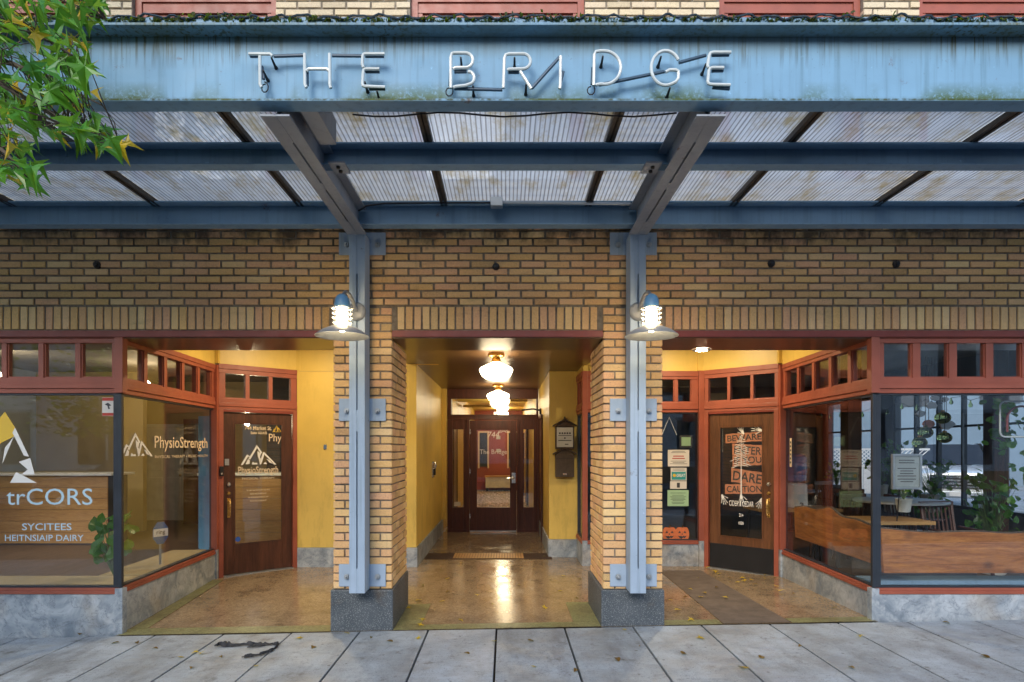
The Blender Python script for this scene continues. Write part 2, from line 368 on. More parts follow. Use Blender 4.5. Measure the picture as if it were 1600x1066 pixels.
# ------------------------------------------------------------------ mesh helpers
class MB:
    def __init__(s): s.v = []; s.f = []
    def box(s, x0, x1, y0, y1, z0, z1):
        b = len(s.v)
        s.v += [(x0,y0,z0),(x1,y0,z0),(x1,y1,z0),(x0,y1,z0),(x0,y0,z1),(x1,y0,z1),(x1,y1,z1),(x0,y1,z1)]
        s.f += [tuple(b+i for i in q) for q in ((0,3,2,1),(4,5,6,7),(0,1,5,4),(1,2,6,5),(2,3,7,6),(3,0,4,7))]
        return s
    def poly(s, pts):
        b = len(s.v); s.v += [tuple(p) for p in pts]; s.f.append(tuple(range(b, b + len(pts)))); return s
    def prism(s, pts, y0, y1, plane='xz'):
        """outline in two axes, thickened along the third"""
        b = len(s.v); n = len(pts)
        def P(a, c, w): return {'xz': (a, w, c), 'xy': (a, c, w), 'yz': (w, a, c)}[plane]
        s.v += [P(a, c, y0) for a, c in pts] + [P(a, c, y1) for a, c in pts]
        s.f.append(tuple(range(b, b + n))); s.f.append(tuple(range(b + 2*n - 1, b + n - 1, -1)))
        for i in range(n):
            j = (i + 1) % n; s.f.append((b+i, b+n+i, b+n+j, b+j))
        return s
    def tube(s, pts, r, n=8, closed=False):
        pts = [Vector(p) for p in pts]; m = len(pts); rs = r if isinstance(r, (list, tuple)) else [r] * m
        b = len(s.v); up = Vector((0.13, .21, .97)); prev = None
        for i, p in enumerate(pts):
            if closed: d = pts[(i+1) % m] - pts[i-1]
            else: d = pts[min(i+1, m-1)] - pts[max(i-1, 0)]
            if d.length < 1e-9: d = Vector((0, 0, 1))
            d.normalize()
            a = (prev - d * prev.dot(d)) if prev is not None else d.cross(up)
            if a.length < 1e-4: a = d.cross(Vector((1, 0, 0)))
            a.normalize(); prev = a; c = d.cross(a)
            for k in range(n):
                q = 2 * math.pi * k / n
                s.v.append(tuple(p + (a * math.cos(q) + c * math.sin(q)) * rs[i]))
        for i in range(m if closed else m - 1):
            i2 = (i + 1) % m
            for k in range(n):
                k2 = (k + 1) % n
                s.f.append((b+i*n+k, b+i*n+k2, b+i2*n+k2, b+i2*n+k))
        if not closed:
            s.f.append(tuple(b + k for k in range(n-1, -1, -1))); s.f.append(tuple(b + (m-1)*n + k for k in range(n)))
        return s
    def lathe(s, prof, c=(0,0,0), n=24, axis='z'):
        b = len(s.v); m = len(prof)
        for r, h in prof:
            for k in range(n):
                q = 2*math.pi*k/n; a, d = r*math.cos(q), r*math.sin(q)
                s.v.append({'z': (c[0]+a, c[1]+d, c[2]+h), 'y': (c[0]+a, c[1]+h, c[2]+d), 'x': (c[0]+h, c[1]+a, c[2]+d)}[axis])
        for i in range(m-1):
            for k in range(n):
                k2 = (k+1) % n; s.f.append((b+i*n+k, b+i*n+k2, b+(i+1)*n+k2, b+(i+1)*n+k))
        return s
    def mesh(s, name, mat, smooth=False, bevel=0.0):
        me = bpy.data.meshes.new(name); me.from_pydata(s.v, [], s.f)
        bm = bmesh.new(); bm.from_mesh(me); bmesh.ops.recalc_face_normals(bm, faces=bm.faces)
        if bevel:
            es = [e for e in bm.edges if len(e.link_faces) == 2 and e.calc_face_angle(0) > .6]
            bmesh.ops.bevel(bm, geom=es, offset=bevel, segments=2, affect='EDGES', profile=.6, clamp_overlap=True)
        bm.to_mesh(me); bm.free()
        me.materials.append(M[mat] if isinstance(mat, str) else mat)
        if smooth:
            for p in me.polygons: p.use_smooth = True
            try: me.set_sharp_from_angle(angle=R(40))
            except Exception: pass
        return me
    def build(s, name, mat, parent=None, smooth=False, bevel=0.0, mw=None):
        return link(name, s.mesh(name, mat, smooth, bevel), parent, mw)

def link(name, me, parent=None, mw=None):
    o = bpy.data.objects.new(name, me); COL.objects.link(o)
    if parent is not None: o.parent = parent
    if mw is not None: o.matrix_local = mw
    return o
def tag(o, label=None, cat=None, group=None, kind=None):
    for k, v in (('label', label), ('category', cat), ('group', group), ('kind', kind)):
        if v: o[k] = v
    return o
def thing(name, label, cat, loc=(0,0,0), rz=0, group=None):
    o = bpy.data.objects.new(name, None); COL.objects.link(o); o.location = loc; o.rotation_euler.z = rz
    o.empty_display_size = .1
    return tag(o, label, cat, group, 'thing')
def copy_tree(o, parent=None):
    c = o.copy(); COL.objects.link(c)
    if parent is not None: c.parent = parent
    for ch in list(o.children): copy_tree(ch, c)
    return c
def at(px, py, d): return Vector(((px - VX) / FPX * d, d - DIST, EYE + (VY - py) / FPX * d))
def frame(A, B, z=0):
    """local x runs from plan point A to B, local -y looks outward (to the viewer's side), z up"""
    d = Vector((B[0]-A[0], B[1]-A[1], 0)); L = d.length; d.normalize()
    n = Vector((-d.y, d.x, 0))
    return Matrix(((d.x, n.x, 0, A[0]), (d.y, n.y, 0, A[1]), (0, 0, 1, z), (0, 0, 0, 1))), L
def flat_text(parent, name, s, x0, x1, z0, z1, mat, mw=None, y=-.008, bold=0.0, shear=0.0, thick=.0015, rot=0.0):
    """lettering fitted to a rectangle of the local xz plane, facing local -y"""
    cu = bpy.data.curves.new(name, 'FONT'); cu.body = s; cu.size = 1; cu.offset = bold; cu.resolution_u = 3; cu.shear = shear
    to = bpy.data.objects.new(name, cu); me = bpy.data.meshes.new_from_object(to)
    bpy.data.objects.remove(to)
    xs = [v.co.x for v in me.vertices]; ys = [v.co.y for v in me.vertices]
    ax, bx, ay, by = min(xs), max(xs), min(ys), max(ys)
    cx, cz = (x0+x1)/2, (z0+z1)/2; ca, sa = math.cos(rot), math.sin(rot)
    for v in me.vertices:
        X = x0 + (v.co.x-ax)/(bx-ax)*(x1-x0) - cx; Z = z0 + (v.co.y-ay)/(by-ay)*(z1-z0) - cz
        v.co = (cx + X*ca - Z*sa, y, cz + X*sa + Z*ca)
    me.materials.clear(); me.materials.append(M[mat])
    return link(name, me, parent, mw)

# ================================================================== ground
SL = .0186                                            # the street climbs gently to the right
XJ = -.08
walk = MB()
walk.poly([(-14, 0.0, SL*-14-.05), (14, 0.0, SL*14-.05), (14, -3.7, SL*14-.05), (-14, -3.7, SL*-14-.05)])
walk = tag(walk.build('sidewalk', 'joint'), kind='structure')
slab_me = MB().box(-.2905, .2905, -.905, .905, -.05, 0).mesh('paving_slab', 'concrete', bevel=.006)
for k in range(-13, 14):
    for r_ in range(2):
        x = XJ + .596 * (k + .5)
        o = link('paving_slab', slab_me, walk)
        o.location = (x, -.035 - .905 - r_ * 1.822, SL * x + random.uniform(-.002, .002))
        o.rotation_euler = (random.uniform(-.002, .002), -math.atan(SL) + random.uniform(-.002, .002), 0)
kerb = MB().box(-14, 14, -3.86, -3.70, -.35, 0)
kerb.v = [(x, y, z + SL*x) for x, y, z in kerb.v]
tag(kerb.build('kerb', 'concrete', bevel=.015), kind='structure')
rd = MB(); rd.poly([(-60, -3.8, -.14), (60, -3.8, -.14), (60, -14, -.14), (-60, -14, -.14)])
rd.v = [(x, y, z + SL*max(-14, min(14, x))) for x, y, z in rd.v]
tag(rd.build('road', 'asphalt'), kind='structure')
fs = MB().box(-60, 60, -17, -14, -.6, -.02); tag(fs.build('far_pavement', 'concrete'), kind='structure')
gr = MB(); gr.poly([(-400, -400, -.75), (400, -400, -.75), (400, 400, -.75), (-400, 400, -.75)])
tag(gr.build('ground', 'asphalt'), kind='structure')

# plan points
LC, LB = (-3.41, 0.03), (-3.55, 2.04)                 # corner and back end of the left return window
LD = (-2.78, 2.70)
RC, RB = (3.26, 0.03), (3.38, 2.04)
RD = (2.62, 2.75)
floor_pts = [(-3.41, -.03), (3.26, -.03), RC, RB, RD, (1.04, 2.75), (1.04, 3.43), (.633, 3.43), (.633, 6.08), (-1.187, 6.08), (-1.187, 2.70), LD, LB, LC]
fz = lambda x, y: SL * x * min(1, max(0, 1 - y / 2.4))
def sheet(pts, name, mat, parent=None, dz=.003):
    bm = bmesh.new(); f_ = bm.faces.new([bm.verts.new((x, y, 0)) for x, y in pts])
    if f_.normal.z < 0: f_.normal_flip()
    for k in range(1, 13):
        g = bm.verts[:] + bm.edges[:] + bm.faces[:]; bmesh.ops.bisect_plane(bm, geom=g, plane_co=(0, .2*k, 0), plane_no=(0, 1, 0))
    for k in range(-7, 8):
        g = bm.verts[:] + bm.edges[:] + bm.faces[:]; bmesh.ops.bisect_plane(bm, geom=g, plane_co=(.5*k, 0, 0), plane_no=(1, 0, 0))
    for v in bm.verts: v.co.z = fz(v.co.x, v.co.y) + dz
    bm.normal_update()
    for f in bm.faces:
        if f.normal.z < 0: f.normal_flip()
    me = bpy.data.meshes.new(name); bm.to_mesh(me); bm.free(); me.materials.append(M[mat])
    return link(name, me, parent)
floor = tag(sheet(floor_pts, 'floor', 'terrazzo'), kind='structure')
def strip(pts, name='floor_border', mat='terrazzo_green', dz=.007): return sheet(pts, name, mat, floor, dz)
strip([(-3.40, -.028), (-1.54, -.028), (-1.54, .15), (-3.40, .15)])
strip([(-.985, -.028), (.835, -.028), (.835, .12), (-.985, .12)])
strip([(1.395, -.028), (1.90, -.028), (1.90, .12), (1.395, .12)])
strip([(2.51, -.028), (3.25, -.028), (3.25, .12), (2.51, .12)])
strip([(-.985, .125), (-.76, .125), (-.76, .82), (-.985, .82)])
strip([(.61, .125), (.835, .125), (.835, .82), (.61, .82)])
strip([(-3.39, .155), (-3.24, .155), (-3.40, 1.95), (-3.53, 1.95)])
strip([(1.91, -.02), (2.50, -.02), (2.52, 2.45), (1.98, 2.45)], 'floor_patch', 'runner', .0075)

# ================================================================== brick walls
WX0, WX1 = -7.0, 7.55
def brick_mesh(w, h, d=.06, mat='brick', c=.003):
    """a brick centred on its face: front at y=0, arrises chamfered"""
    m = MB(); a, b = w/2, h/2
    m.v = [(-a,c,-b),(a,c,-b),(a,c,b),(-a,c,b),(-a+c,0,-b+c),(a-c,0,-b+c),(a-c,0,b-c),(-a+c,0,b-c),(-a,d,-b),(a,d,-b),(a,d,b),(-a,d,b)]
    m.f = [(4,5,6,7),(0,1,5,4),(1,2,6,5),(2,3,7,6),(3,0,4,7),(0,8,9,1),(1,9,10,2),(2,10,11,3),(3,11,8,0)]
    return m
_bc = {}
def brick_data(w, h, mat):
    k = (round(w, 3), round(h, 3), mat)
    if k not in _bc: _bc[k] = brick_mesh(w, h, mat=mat).mesh('brick', mat)
    return _bc[k]
def course(x0, x1, z, pitch, L, j, off):
    out = []; x = x0 - off
    while x < x1 - .02:
        a, b = max(x + j/2, x0), min(x + L + j - j/2, x1)
        if b - a > .025: out.append((a, b, z))
        x += L + j
    return out
def put_bricks(parent, items, h, mat, limit, key, M_face=None, name='brick'):
    """items (x0,x1,z): the first `limit` by key are objects of their own, the rest one joined part"""
    items = sorted(items, key=key); M_face = M_face or Matrix.Identity(4)
    for a, b, z in items[:limit]:
        o = link(name, brick_data(b - a, h, mat), parent)
        o.matrix_local = M_face @ Matrix.Translation(((a+b)/2, random.uniform(-.0032, .0032), z + random.uniform(-.0018, .0018))) @ Matrix.Rotation(random.uniform(-.010, .010), 4, 'Y') @ Matrix.Rotation(random.uniform(-.008, .008), 4, 'Z')
    if items[limit:]:
        big = MB()
        for a, b, z in items[limit:]:
            bm_ = brick_mesh(b - a, h); n0 = len(big.v); dy = random.uniform(-.002, .002)
            big.v += [tuple(M_face @ Vector((x + (a+b)/2, y + dy, zz + z))) for x, y, zz in bm_.v]
            big.f += [tuple(i + n0 for i in f) for f in bm_.f]
        o = big.build('brick_facing', mat, parent); o['kind'] = 'stuff'

PIERS = [(-1.513, -1.001), (.859, 1.378)]
wall = thing('brick_wall', 'buff brick wall band with upright soldier course above the shop fronts', 'wall')
MB().box(WX0, WX1, .012, .66, 2.615, 3.60).build('mortar_core', 'mortar', wall)
items = []
z = 2.866; k = 0
while z < 3.60:
    items += course(WX0, WX1, z, .0658, .199, .0205, .11 * (k % 2) + random.uniform(-.006, .006)); z += .0658; k += 1
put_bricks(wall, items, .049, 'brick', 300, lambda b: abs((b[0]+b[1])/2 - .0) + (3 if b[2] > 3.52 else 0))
sold = []; x = WX0
while x < WX1:
    if not any(a - .03 < x + .03 < b + .03 for a, b in PIERS): sold.append((x + .008, x + .0737 - .008, 2.722))
    x += .0737
put_bricks(wall, sold, .197, 'brick', 300, lambda b: abs(b[0]), name='soldier_brick')
# mounting stubs left in the masonry
for (px, py) in ((152, 414), (775, 417), (1205, 412), (1400, 413)):
    c = at(px, py, DIST)
    MB().lathe([(0, -.03), (.018, -.03), (.022, -.015), (.03, -.012), (.034, 0), (.034, .012)], (c.x, -.002, c.z), 10, 'y').build('anchor_bolt', 'black', wall, True)
# steel angle lintels carrying the brickwork
for a, b in ((WX0, PIERS[0][0] - .003), (PIERS[0][1] + .003, PIERS[1][0] - .003), (PIERS[1][1] + .003, WX1)):
    MB().box(a, b, -.006, .012, 2.556, 2.612).build('steel_angle', 'red_dark', wall, bevel=.003)
    MB().box(a, b, .0125, .655, 2.548, 2.6145).build('soffit_board', 'soffit', wall)

upper = thing('upper_wall', 'brick upper storey wall coloured sky-lit with red framed windows above the canopy', 'wall')
WIN = [(-4.95, -3.56), (-3.29, -2.02), (-.84, .70), (1.88, 3.15), (3.64, 4.95), (-6.6, -5.2), (5.3, 6.8)]
def inwin(x, z): return any(a - .0 < x < b + .0 for a, b in WIN) and 3.95 < z < 5.85
segs = []; cur = WX0
for a, b in sorted(WIN):
    segs.append((cur, a)); cur = b
segs.append((cur, WX1))
near, rest = [], []
z = 3.635; k = 0
while z < 6.1:
    if 3.95 < z < 5.85:
        for a, b in segs: near += course(a, b, z, .0658, .199, .0175, .108 * (k % 2) + .03)
    else: near += course(WX0, WX1, z, .0658, .199, .0175, .108 * (k % 2) + .03)
    z += .0658; k += 1
put_bricks(upper, near, .050, 'brick_skylit', 110, lambda b: abs((b[0]+b[1])/2) + (0 if 5.3 < b[2] < 5.6 else 50))
for a, b in segs: MB().box(a + .0, b - .0, .012, .40, 3.95, 5.85).build('mortar_core', 'mortar', upper)
MB().box(WX0, WX1, .012, .40, 3.602, 3.95).build('mortar_core', 'mortar', upper)
MB().box(WX0, WX1, .012, .40, 5.85, 6.15).build('mortar_core', 'mortar', upper)
for a, b in WIN:
    w = link('window', MB().box(a + .004, a + .06, .05, .16, 3.97, 5.845).box(b - .06, b - .004, .05, .16, 3.97, 5.845).box(a + .0605, b - .0605, .05, .16, 5.54, 5.845).mesh('window', 'red'), upper)
    MB().box(a + .061, b - .061, .065, .15, 5.452, 5.539).box(a + .061, a + .10, .07, .15, 3.98, 5.451).box(b - .10, b - .061, .07, .15, 3.98, 5.451).build('frame', 'red', w)
    MB().box(a + .101, b - .101, .085, .145, 5.405, 5.451).box(a + .101, a + .125, .085, .145, 3.98, 5.404).box(b - .125, b - .101, .085, .145, 3.98, 5.404).build('sash', 'red', w)
    MB().box(a + .126, b - .126, .11, .118, 3.98, 5.404).build('pane', 'glass', w)
    MB().box(a + .01, b - .01, .30, .32, 3.97, 5.84).build('blind', 'white', w)

def pier(x0, x1, label, inner):
    p_ = thing('brick_pier', label, 'pier', ((x0+x1)/2, 0, 0), 0, 'brick piers flanking the passage')
    hw = (x1-x0)/2; dep = .80; z0, z1 = .338, 2.82
    MB().box(-hw+.012, hw-.012, .0125, dep-.012, z0 - .01, 2.5475).box(-hw+.012, hw-.012, .0045, .0118, 2.5476, z1).build('mortar_core', 'mortar', p_)
    hz = .0709; n = 35
    def edges(ws): 
        s = sum(ws); e = [-hw]
        for w in ws: e.append(e[-1] + w * 2 * hw / s)
        return e
    A = edges([.2, .11, .2]); B = edges([.1, .1, .11, .1, .1])
    fr = []; sd_ = []
    for i in range(n):
        z = z0 + hz * (i + .5)
        e = A if i % 2 else B
        for q in range(len(e) - 1):
            l = e[q] + (0 if q == 0 else .0075); r_ = e[q+1] - (0 if q == len(e) - 2 else .0075)
            fr.append((l, r_, z))
        if z < 2.53:
            s = [.061, .205, .41, .615, dep] if i % 2 else [.061, .10, .31, .515, .72, dep]
            for q in range(len(s) - 1): sd_.append((s[q] + (.0005 if q == 0 else .006), s[q+1] - .006, z))
    put_bricks(p_, fr, .057, 'brick', 300, lambda b: b[2])
    # side faces: local frame with x running into depth
    Rt = Matrix(((0, -1, 0, hw), (1, 0, 0, 0), (0, 0, 1, 0), (0, 0, 0, 1)))
    Lf = Matrix(((0, 1, 0, -hw), (-1, 0, 0, dep), (0, 0, 1, 0), (0, 0, 0, 1)))
    if inner > 0:
        put_bricks(p_, sd_, .057, 'brick', 300 - len(fr), lambda b: b[2], Rt)
        put_bricks(p_, [(dep - b, dep - a, z) for a, b, z in sd_], .057, 'brick', 0, lambda b: b[2], Lf)
    else:
        put_bricks(p_, [(dep - b, dep - a, z) for a, b, z in sd_], .057, 'brick', 300 - len(fr), lambda b: b[2], Lf)
        put_bricks(p_, sd_, .057, 'brick', 0, lambda b: b[2], Rt)
    back = []
    for i in range(n - 4):
        for l, r_ in zip((A if i % 2 else B)[:-1], (A if i % 2 else B)[1:]): back.append((l + .006 + .055*(l < -hw+.01), r_ - .006 - .055*(r_ > hw-.01), z0 + hz*(i+.5)))
    put_bricks(p_, back, .057, 'brick', 0, lambda b: b[2], Matrix(((-1,0,0,0),(0,-1,0,dep),(0,0,1,0),(0,0,0,1))))
    MB().box(-hw - .022, hw + .014, -.022, dep + .02, -.15, z0 - .0).build('plinth', 'plinth', p_, bevel=.012)
    return p_
pier(*PIERS[0], 'buff brick pier on dark plinth between the physiotherapy clinic recess and passage', 1)
pier(*PIERS[1], 'buff brick pier on dark plinth between the passage and cider bar recess', -1)

# ================================================================== canopy
can = thing('canopy', 'blue grey steel canopy with ribbed translucent roof over the sidewalk', 'canopy', (0, -1, 3.4))
CL = Matrix.Translation((0, 1, -3.4))
def cpart(m, name, mat, parent=None, **kw):
    o = m.build(name, mat, parent or can, **kw)
    if parent is None: o.matrix_local = CL
    return o
CX0, CX1 = -7.2, 7.2
def channel(y0, y1, z0, z1, tf=.011, tw=.010, lip=True):
    m = MB()
    m.box(CX0, CX1, y1 - tw, y1, z0 + tf + .0003, z1 - tf - .0003)
    m.box(CX0, CX1, y0, y1 + .0002, z0, z0 + tf).box(CX0, CX1, y0, y1 + .0002, z1 - tf, z1)
    return m
gd = cpart(channel(-2.05, -1.945, 3.436, 3.857, .014), 'girder', 'girder', bevel=.003)
cpart(MB().box(CX0, CX1, -2.03, -1.80, 3.8575, 3.868).box(CX0, CX1, -2.035, -2.031, 3.8575, 3.895), 'gutter_edge', 'steel')
cpart(channel(-1.25, -1.155, 3.478, 3.628, .010), 'cross_beam', 'steel', bevel=.002)
cpart(channel(-.27, -.165, 3.446, 3.642, .010), 'cross_beam', 'steel', bevel=.002)
# splice joints in the cross beams
for (px, py, d, n) in ((95, 243, 4.10, 2), (240, 340, 5.09, 2)):
    c = at(px, py, d)
    cpart(MB().box(c.x - .006, c.x + .006, c.y - .012, c.y - .006, c.z - .06, c.z + .06), 'splice_gap', 'black')
    for q in range(n):
        cpart(MB().lathe([(0, -.014), (.011, -.012), (.014, -.004), (.014, 0)], (c.x + .05 + q*.075, c.y - .005, c.z - .005), 10, 'y'), 'bolt', 'steel', smooth=True)
for i in range(-6, 7):
    x = -.52 + 1.22 * i
    if abs(x) > 7.2: continue
    cpart(MB().box(x - .030, x - .006, -1.94, -.10, 3.632, 3.668).box(x + .006, x + .030, -1.94, -.10, 3.632, 3.668).box(x - .006, x + .006, -1.94, -.10, 3.655, 3.667), 'rafter', 'rafter')
    if i < 6:
        n = 60; m = MB(); w = 1.22 - .044
        for q in range(n + 1):
            xx = x + .022 + w * q / n; zz = 3.676 + (.004 if q % 2 else 0)
            m.v += [(xx, -1.942, zz), (xx, -.06, zz)]
        m.f = [(2*q, 2*q+2, 2*q+3, 2*q+1) for q in range(n)]
        cpart(m, 'roof_panel', 'poly')
BX = (-1.256, 1.12)
for sx, bx in zip((-1, 1), BX):
    zb, zt = 3.382, 3.60
    m = MB()
    for s in (-1, 1):                                # two channels back to back with a slot between them
        a, b = sorted((bx + s * .006, bx + s * .080))
        m.box(a, b, -2.0, -.205, zb, zb + .011)
        m.box(a, b, -1.93, -.205, zt - .011, zt)
        a, b = sorted((bx + s * .006, bx + s * .016)); m.box(a, b, -1.93, -.205, zb + .0113, zt - .0113)
    bmo = cpart(m, 'beam', 'steel_grey', bevel=.002)
    for ya, yb in ((-2.0, -1.72), (-1.18, -1.08), (-.5, -.21)):
        MB().box(bx - .0055, bx + .0055, ya, yb, zb - .001, zb + .006).build('batten_plate', 'steel_grey', bmo)
    s = -sx
    a, b = sorted((bx + s*.081, bx + s*.19))
    cpart(MB().box(a, b, -1.30, -1.14, 3.464, 3.476), 'cleat', 'steel_grey', bevel=.002)
    for q in (-.03, .03): cpart(MB().lathe([(0, -.016), (.012, -.014), (.014, -.004), (.014, 0)], (bx + s*.135, -1.22 + q, 3.463), 8), 'bolt', 'black')
    # post: two channels with a slot, on three bolted plates
    pw = .066; m = MB()
    for s2 in (-1, 1):
        a, b = sorted((bx + s2 * .005, bx + s2 * pw)); m.box(a, b, -.205, -.196, .352, 3.40)
        a, b = sorted((bx + s2 * .005, bx + s2 * .013)); m.box(a, b, -.1957, -.03, .352, 3.40)
        a, b = sorted((bx + s2 * (pw - .008), bx + s2 * pw)); m.box(a, b, -.1957, -.02, .352, 3.40)
    po = cpart(m, 'post', 'post', bevel=.0015)
    for za, zb2 in ((.352, .56), (1.72, 1.90), (3.05, 3.40)):
        MB().box(bx - .0046, bx + .0046, -.203, -.19, za, zb2).build('batten_plate', 'post', po)
    for zc in (.37 + .095, 1.915, 3.37):
        pl = cpart(MB().box(bx - .205, bx + .205, -.018, -.006, zc - .098, zc + .098), 'bracket_plate', 'post', bevel=.002)
        for q in (-1, 1):
            MB().lathe([(0, -.050), (.008, -.050), (.008, -.024), (.019, -.024), (.019, -.012), (.024, -.012), (.024, -.0005)], (bx + q*.135, -.018, zc - .01), 8, 'y').build('bolt', 'zinc', pl)
# electrical run along the rear beam
pts = [at(560, 330, 4.94), at(572, 322, 4.95), at(600, 318, 4.96), at(700, 317, 4.96), at(770, 317, 4.96)]
cpart(MB().tube(pts, .007, 6), 'cable', 'black', smooth=True)
c = at(776, 316, 4.95)
cpart(MB().box(c.x - .05, c.x + .05, c.y - .04, c.y + .03, c.z - .045, c.z + .03), 'junction_box', 'zinc', bevel=.006)
cpart(MB().tube([c + Vector((.05, 0, 0)), at(985, 319, 4.96)], .012, 8), 'conduit', 'zinc', smooth=True)
cpart(MB().box(BX[0] + .10, BX[0] + .20, -1.90, -1.52, 3.47, 3.62), 'transformer_box', 'steel_grey', bevel=.004)
cpart(MB().tube([(-.85 + .12*i, -1.93, 3.43 - .012*math.sin(i*1.1)) for i in range(16)], .005, 5), 'cable', 'black', smooth=True)

# moss, leaf litter and wire on the gutter edge
m = MB(); rg = random.Random(3)
for i in range(9000):
    x = rg.uniform(-3.4, 3.4); s = rg.uniform(.005, .020); y = -2.0 + rg.uniform(-.05, .06)
    z = 3.872 + abs(rg.gauss(0, .010)) * (1.8 if math.sin(x*3.1 + 1) + math.sin(x*7.3) > .6 else .8)
    a = Vector((rg.gauss(0,1), rg.gauss(0,1), rg.gauss(0,1))).normalized(); b = a.orthogonal().normalized()
    c = Vector((x, y, z)); m.poly([c - a*s, c + b*s*.6, c + a*s, c - b*s*.6])
o = m.build('moss', 'moss', None); tag(o, 'moss and leaf litter along the top of the canopy girder', 'moss', kind='stuff')
m = MB()
pts = [(x*.02, -2.042 + .006*math.sin(x*1.7), 3.893 + .008*math.sin(x*.9) + .006*math.sin(x*.31)) for x in range(-175, 176)]
o = tag(m.tube(pts, .006, 5).build('string_light_cable', 'ropewire', None, True), 'dark cable lying along the mossy top edge of the girder', 'cable')

# ================================================================== neon lettering
neon = thing('neon_sign', 'white neon tube lettering reading THE BRIDGE on the canopy girder', 'neon sign', (0, -2.02, 3.6))
NI = Matrix.Translation((0, 2.02, -3.6))
ND = 3.225
def arc(cx, cy, rx, ry, a0, a1, n=10): return [(cx + rx*math.cos(R(a0+(a1-a0)*i/n)), cy - ry*math.sin(R(a0+(a1-a0)*i/n))) for i in range(n+1)]
def rounded(pts, r=3.0):
    out = [pts[0]]
    for i in range(1, len(pts)-1):
        a, b, c = Vector(pts[i-1]), Vector(pts[i]), Vector(pts[i+1])
        u = (a-b); v = (c-b); q = min(r, u.length*.45, v.length*.45)
        p0 = b + u.normalized()*q; p1 = b + v.normalized()*q
        out += [tuple(p0), tuple((p0 + p1)/2*.5 + b*.5), tuple(p1)]
    return out + [pts[-1]]
def strokes(name, lines, mat, d=ND, r=.0088, parent=None):
    m = MB()
    for ln in lines: m.tube([at(x, y, d) for x, y in ln], r, 8)
    o = m.build(name, mat, parent or neon, True)
    if parent is None: o.matrix_local = NI
    return o
letters = {
 'T': [[(389, 84.5), (422, 84.5), (426, 88)], [(406, 88), (406.5, 132), (409, 137)]],
 'H': [[(476, 84), (476.5, 132), (479, 137)], [(515, 84), (515.5, 133), (517, 138)], rounded([(479, 112), (481, 108), (511, 108), (514, 111)], 2)],
 'E': [rounded([(601, 84.5), (567, 84.5), (566, 101), (568, 106)], 4), rounded([(593, 108), (568, 108), (566, 135), (602, 136.5)], 4)],
 'B': [[(704.5, 138), (704.3, 90)] + [(706, 84), (710, 83)] + arc(727, 94.5, 12, 11.5, 90, -90) + [(712, 106), (708, 108)],
       [(731, 112)] + arc(732, 122, 9, 10, 70, -60, 8) + [(727, 134), (712, 135.5), (708, 137)]],
 'R': [[(786.5, 138), (788, 92), (790, 86), (795, 84.5)] + arc(817, 96, 12, 11.8, 90, -90) + [(795, 108.5), (792.5, 110)], [(813, 112), (822, 126), (830, 139)]],
 'I': [[(876, 88), (875.5, 134), (874.5, 139)]],
 'D': [[(927.5, 134), (928.5, 86), (931, 81), (938, 80)] + arc(944, 106, 26, 26, 88, -88, 16) + [(938, 131.5), (932, 132.5), (931, 134)]],
 'G': [arc(1040, 106.5, 22.5, 27, 28, 290, 20) + [(1056, 128), (1060, 122), (1060, 112), (1056, 109.5), (1046, 109.5), (1040, 113)]],
 'E ': [rounded([(1142, 82), (1109, 82), (1105.5, 103), (1107, 106)], 5), rounded([(1131, 106), (1108, 106), (1105.5, 132), (1141, 133)], 5)],
}
for k, ln in letters.items():
    o = strokes('neon_letter', ln, 'tube'); o['label'] = 'white neon letter ' + k.strip()
dark = [[(428, 88), (474, 86.5)], [(519, 87), (565, 87.5)], [(571, 88), (600, 88)], [(571, 112), (593, 112)], [(577, 139), (602, 139)], [(391, 88), (404, 88)],
        [(710, 112.5), (729, 112)], [(710, 138.5), (785, 140.5)], [(794, 113), (811, 113)], [(831, 138), (874, 90)], [(480, 112), (480, 134)],
        [(936, 133), (1038, 112)], [(1061, 98), (1103, 86.5)], [(1112, 86.5), (1139, 86)], [(1112, 111), (1130, 110.5)], [(1113, 137), (1140, 139)], [(880, 112), (876, 128)],
        [(704, 112), (703, 134)], [(926, 106), (925, 132)], [(409, 104), (412, 124)]]
for ln in dark: strokes('blocked_tube', [ln], 'tube_dark', ND + .018, .009)
for (x, y) in ((424, 90), (411, 110), (720, 90), (804, 90), (942, 88), (1033, 88), (822, 132), (739, 134), (1047, 137), (589, 142), (1103, 100), (570, 128)):
    c0 = at(x, y, ND); m = MB().tube([c0, c0 + Vector((0, .05, -.012)), c0 + Vector((0, .078, -.014))], [.005, .007, .012], 7)
    o = m.build('standoff', 'rubber', neon, True); o.matrix_local = NI
for (x, y) in ((413, 128), (702, 134), (924, 132)):
    c0 = at(x, y, ND + .02); m = MB().tube([c0 + Vector((.02*math.sin(a*.7), .002*a, -.026 + .026*math.cos(a*.7))) for a in range(10)], .0035, 5)
    o = m.build('wire_loop', 'rubber', neon, True); o.matrix_local = NI

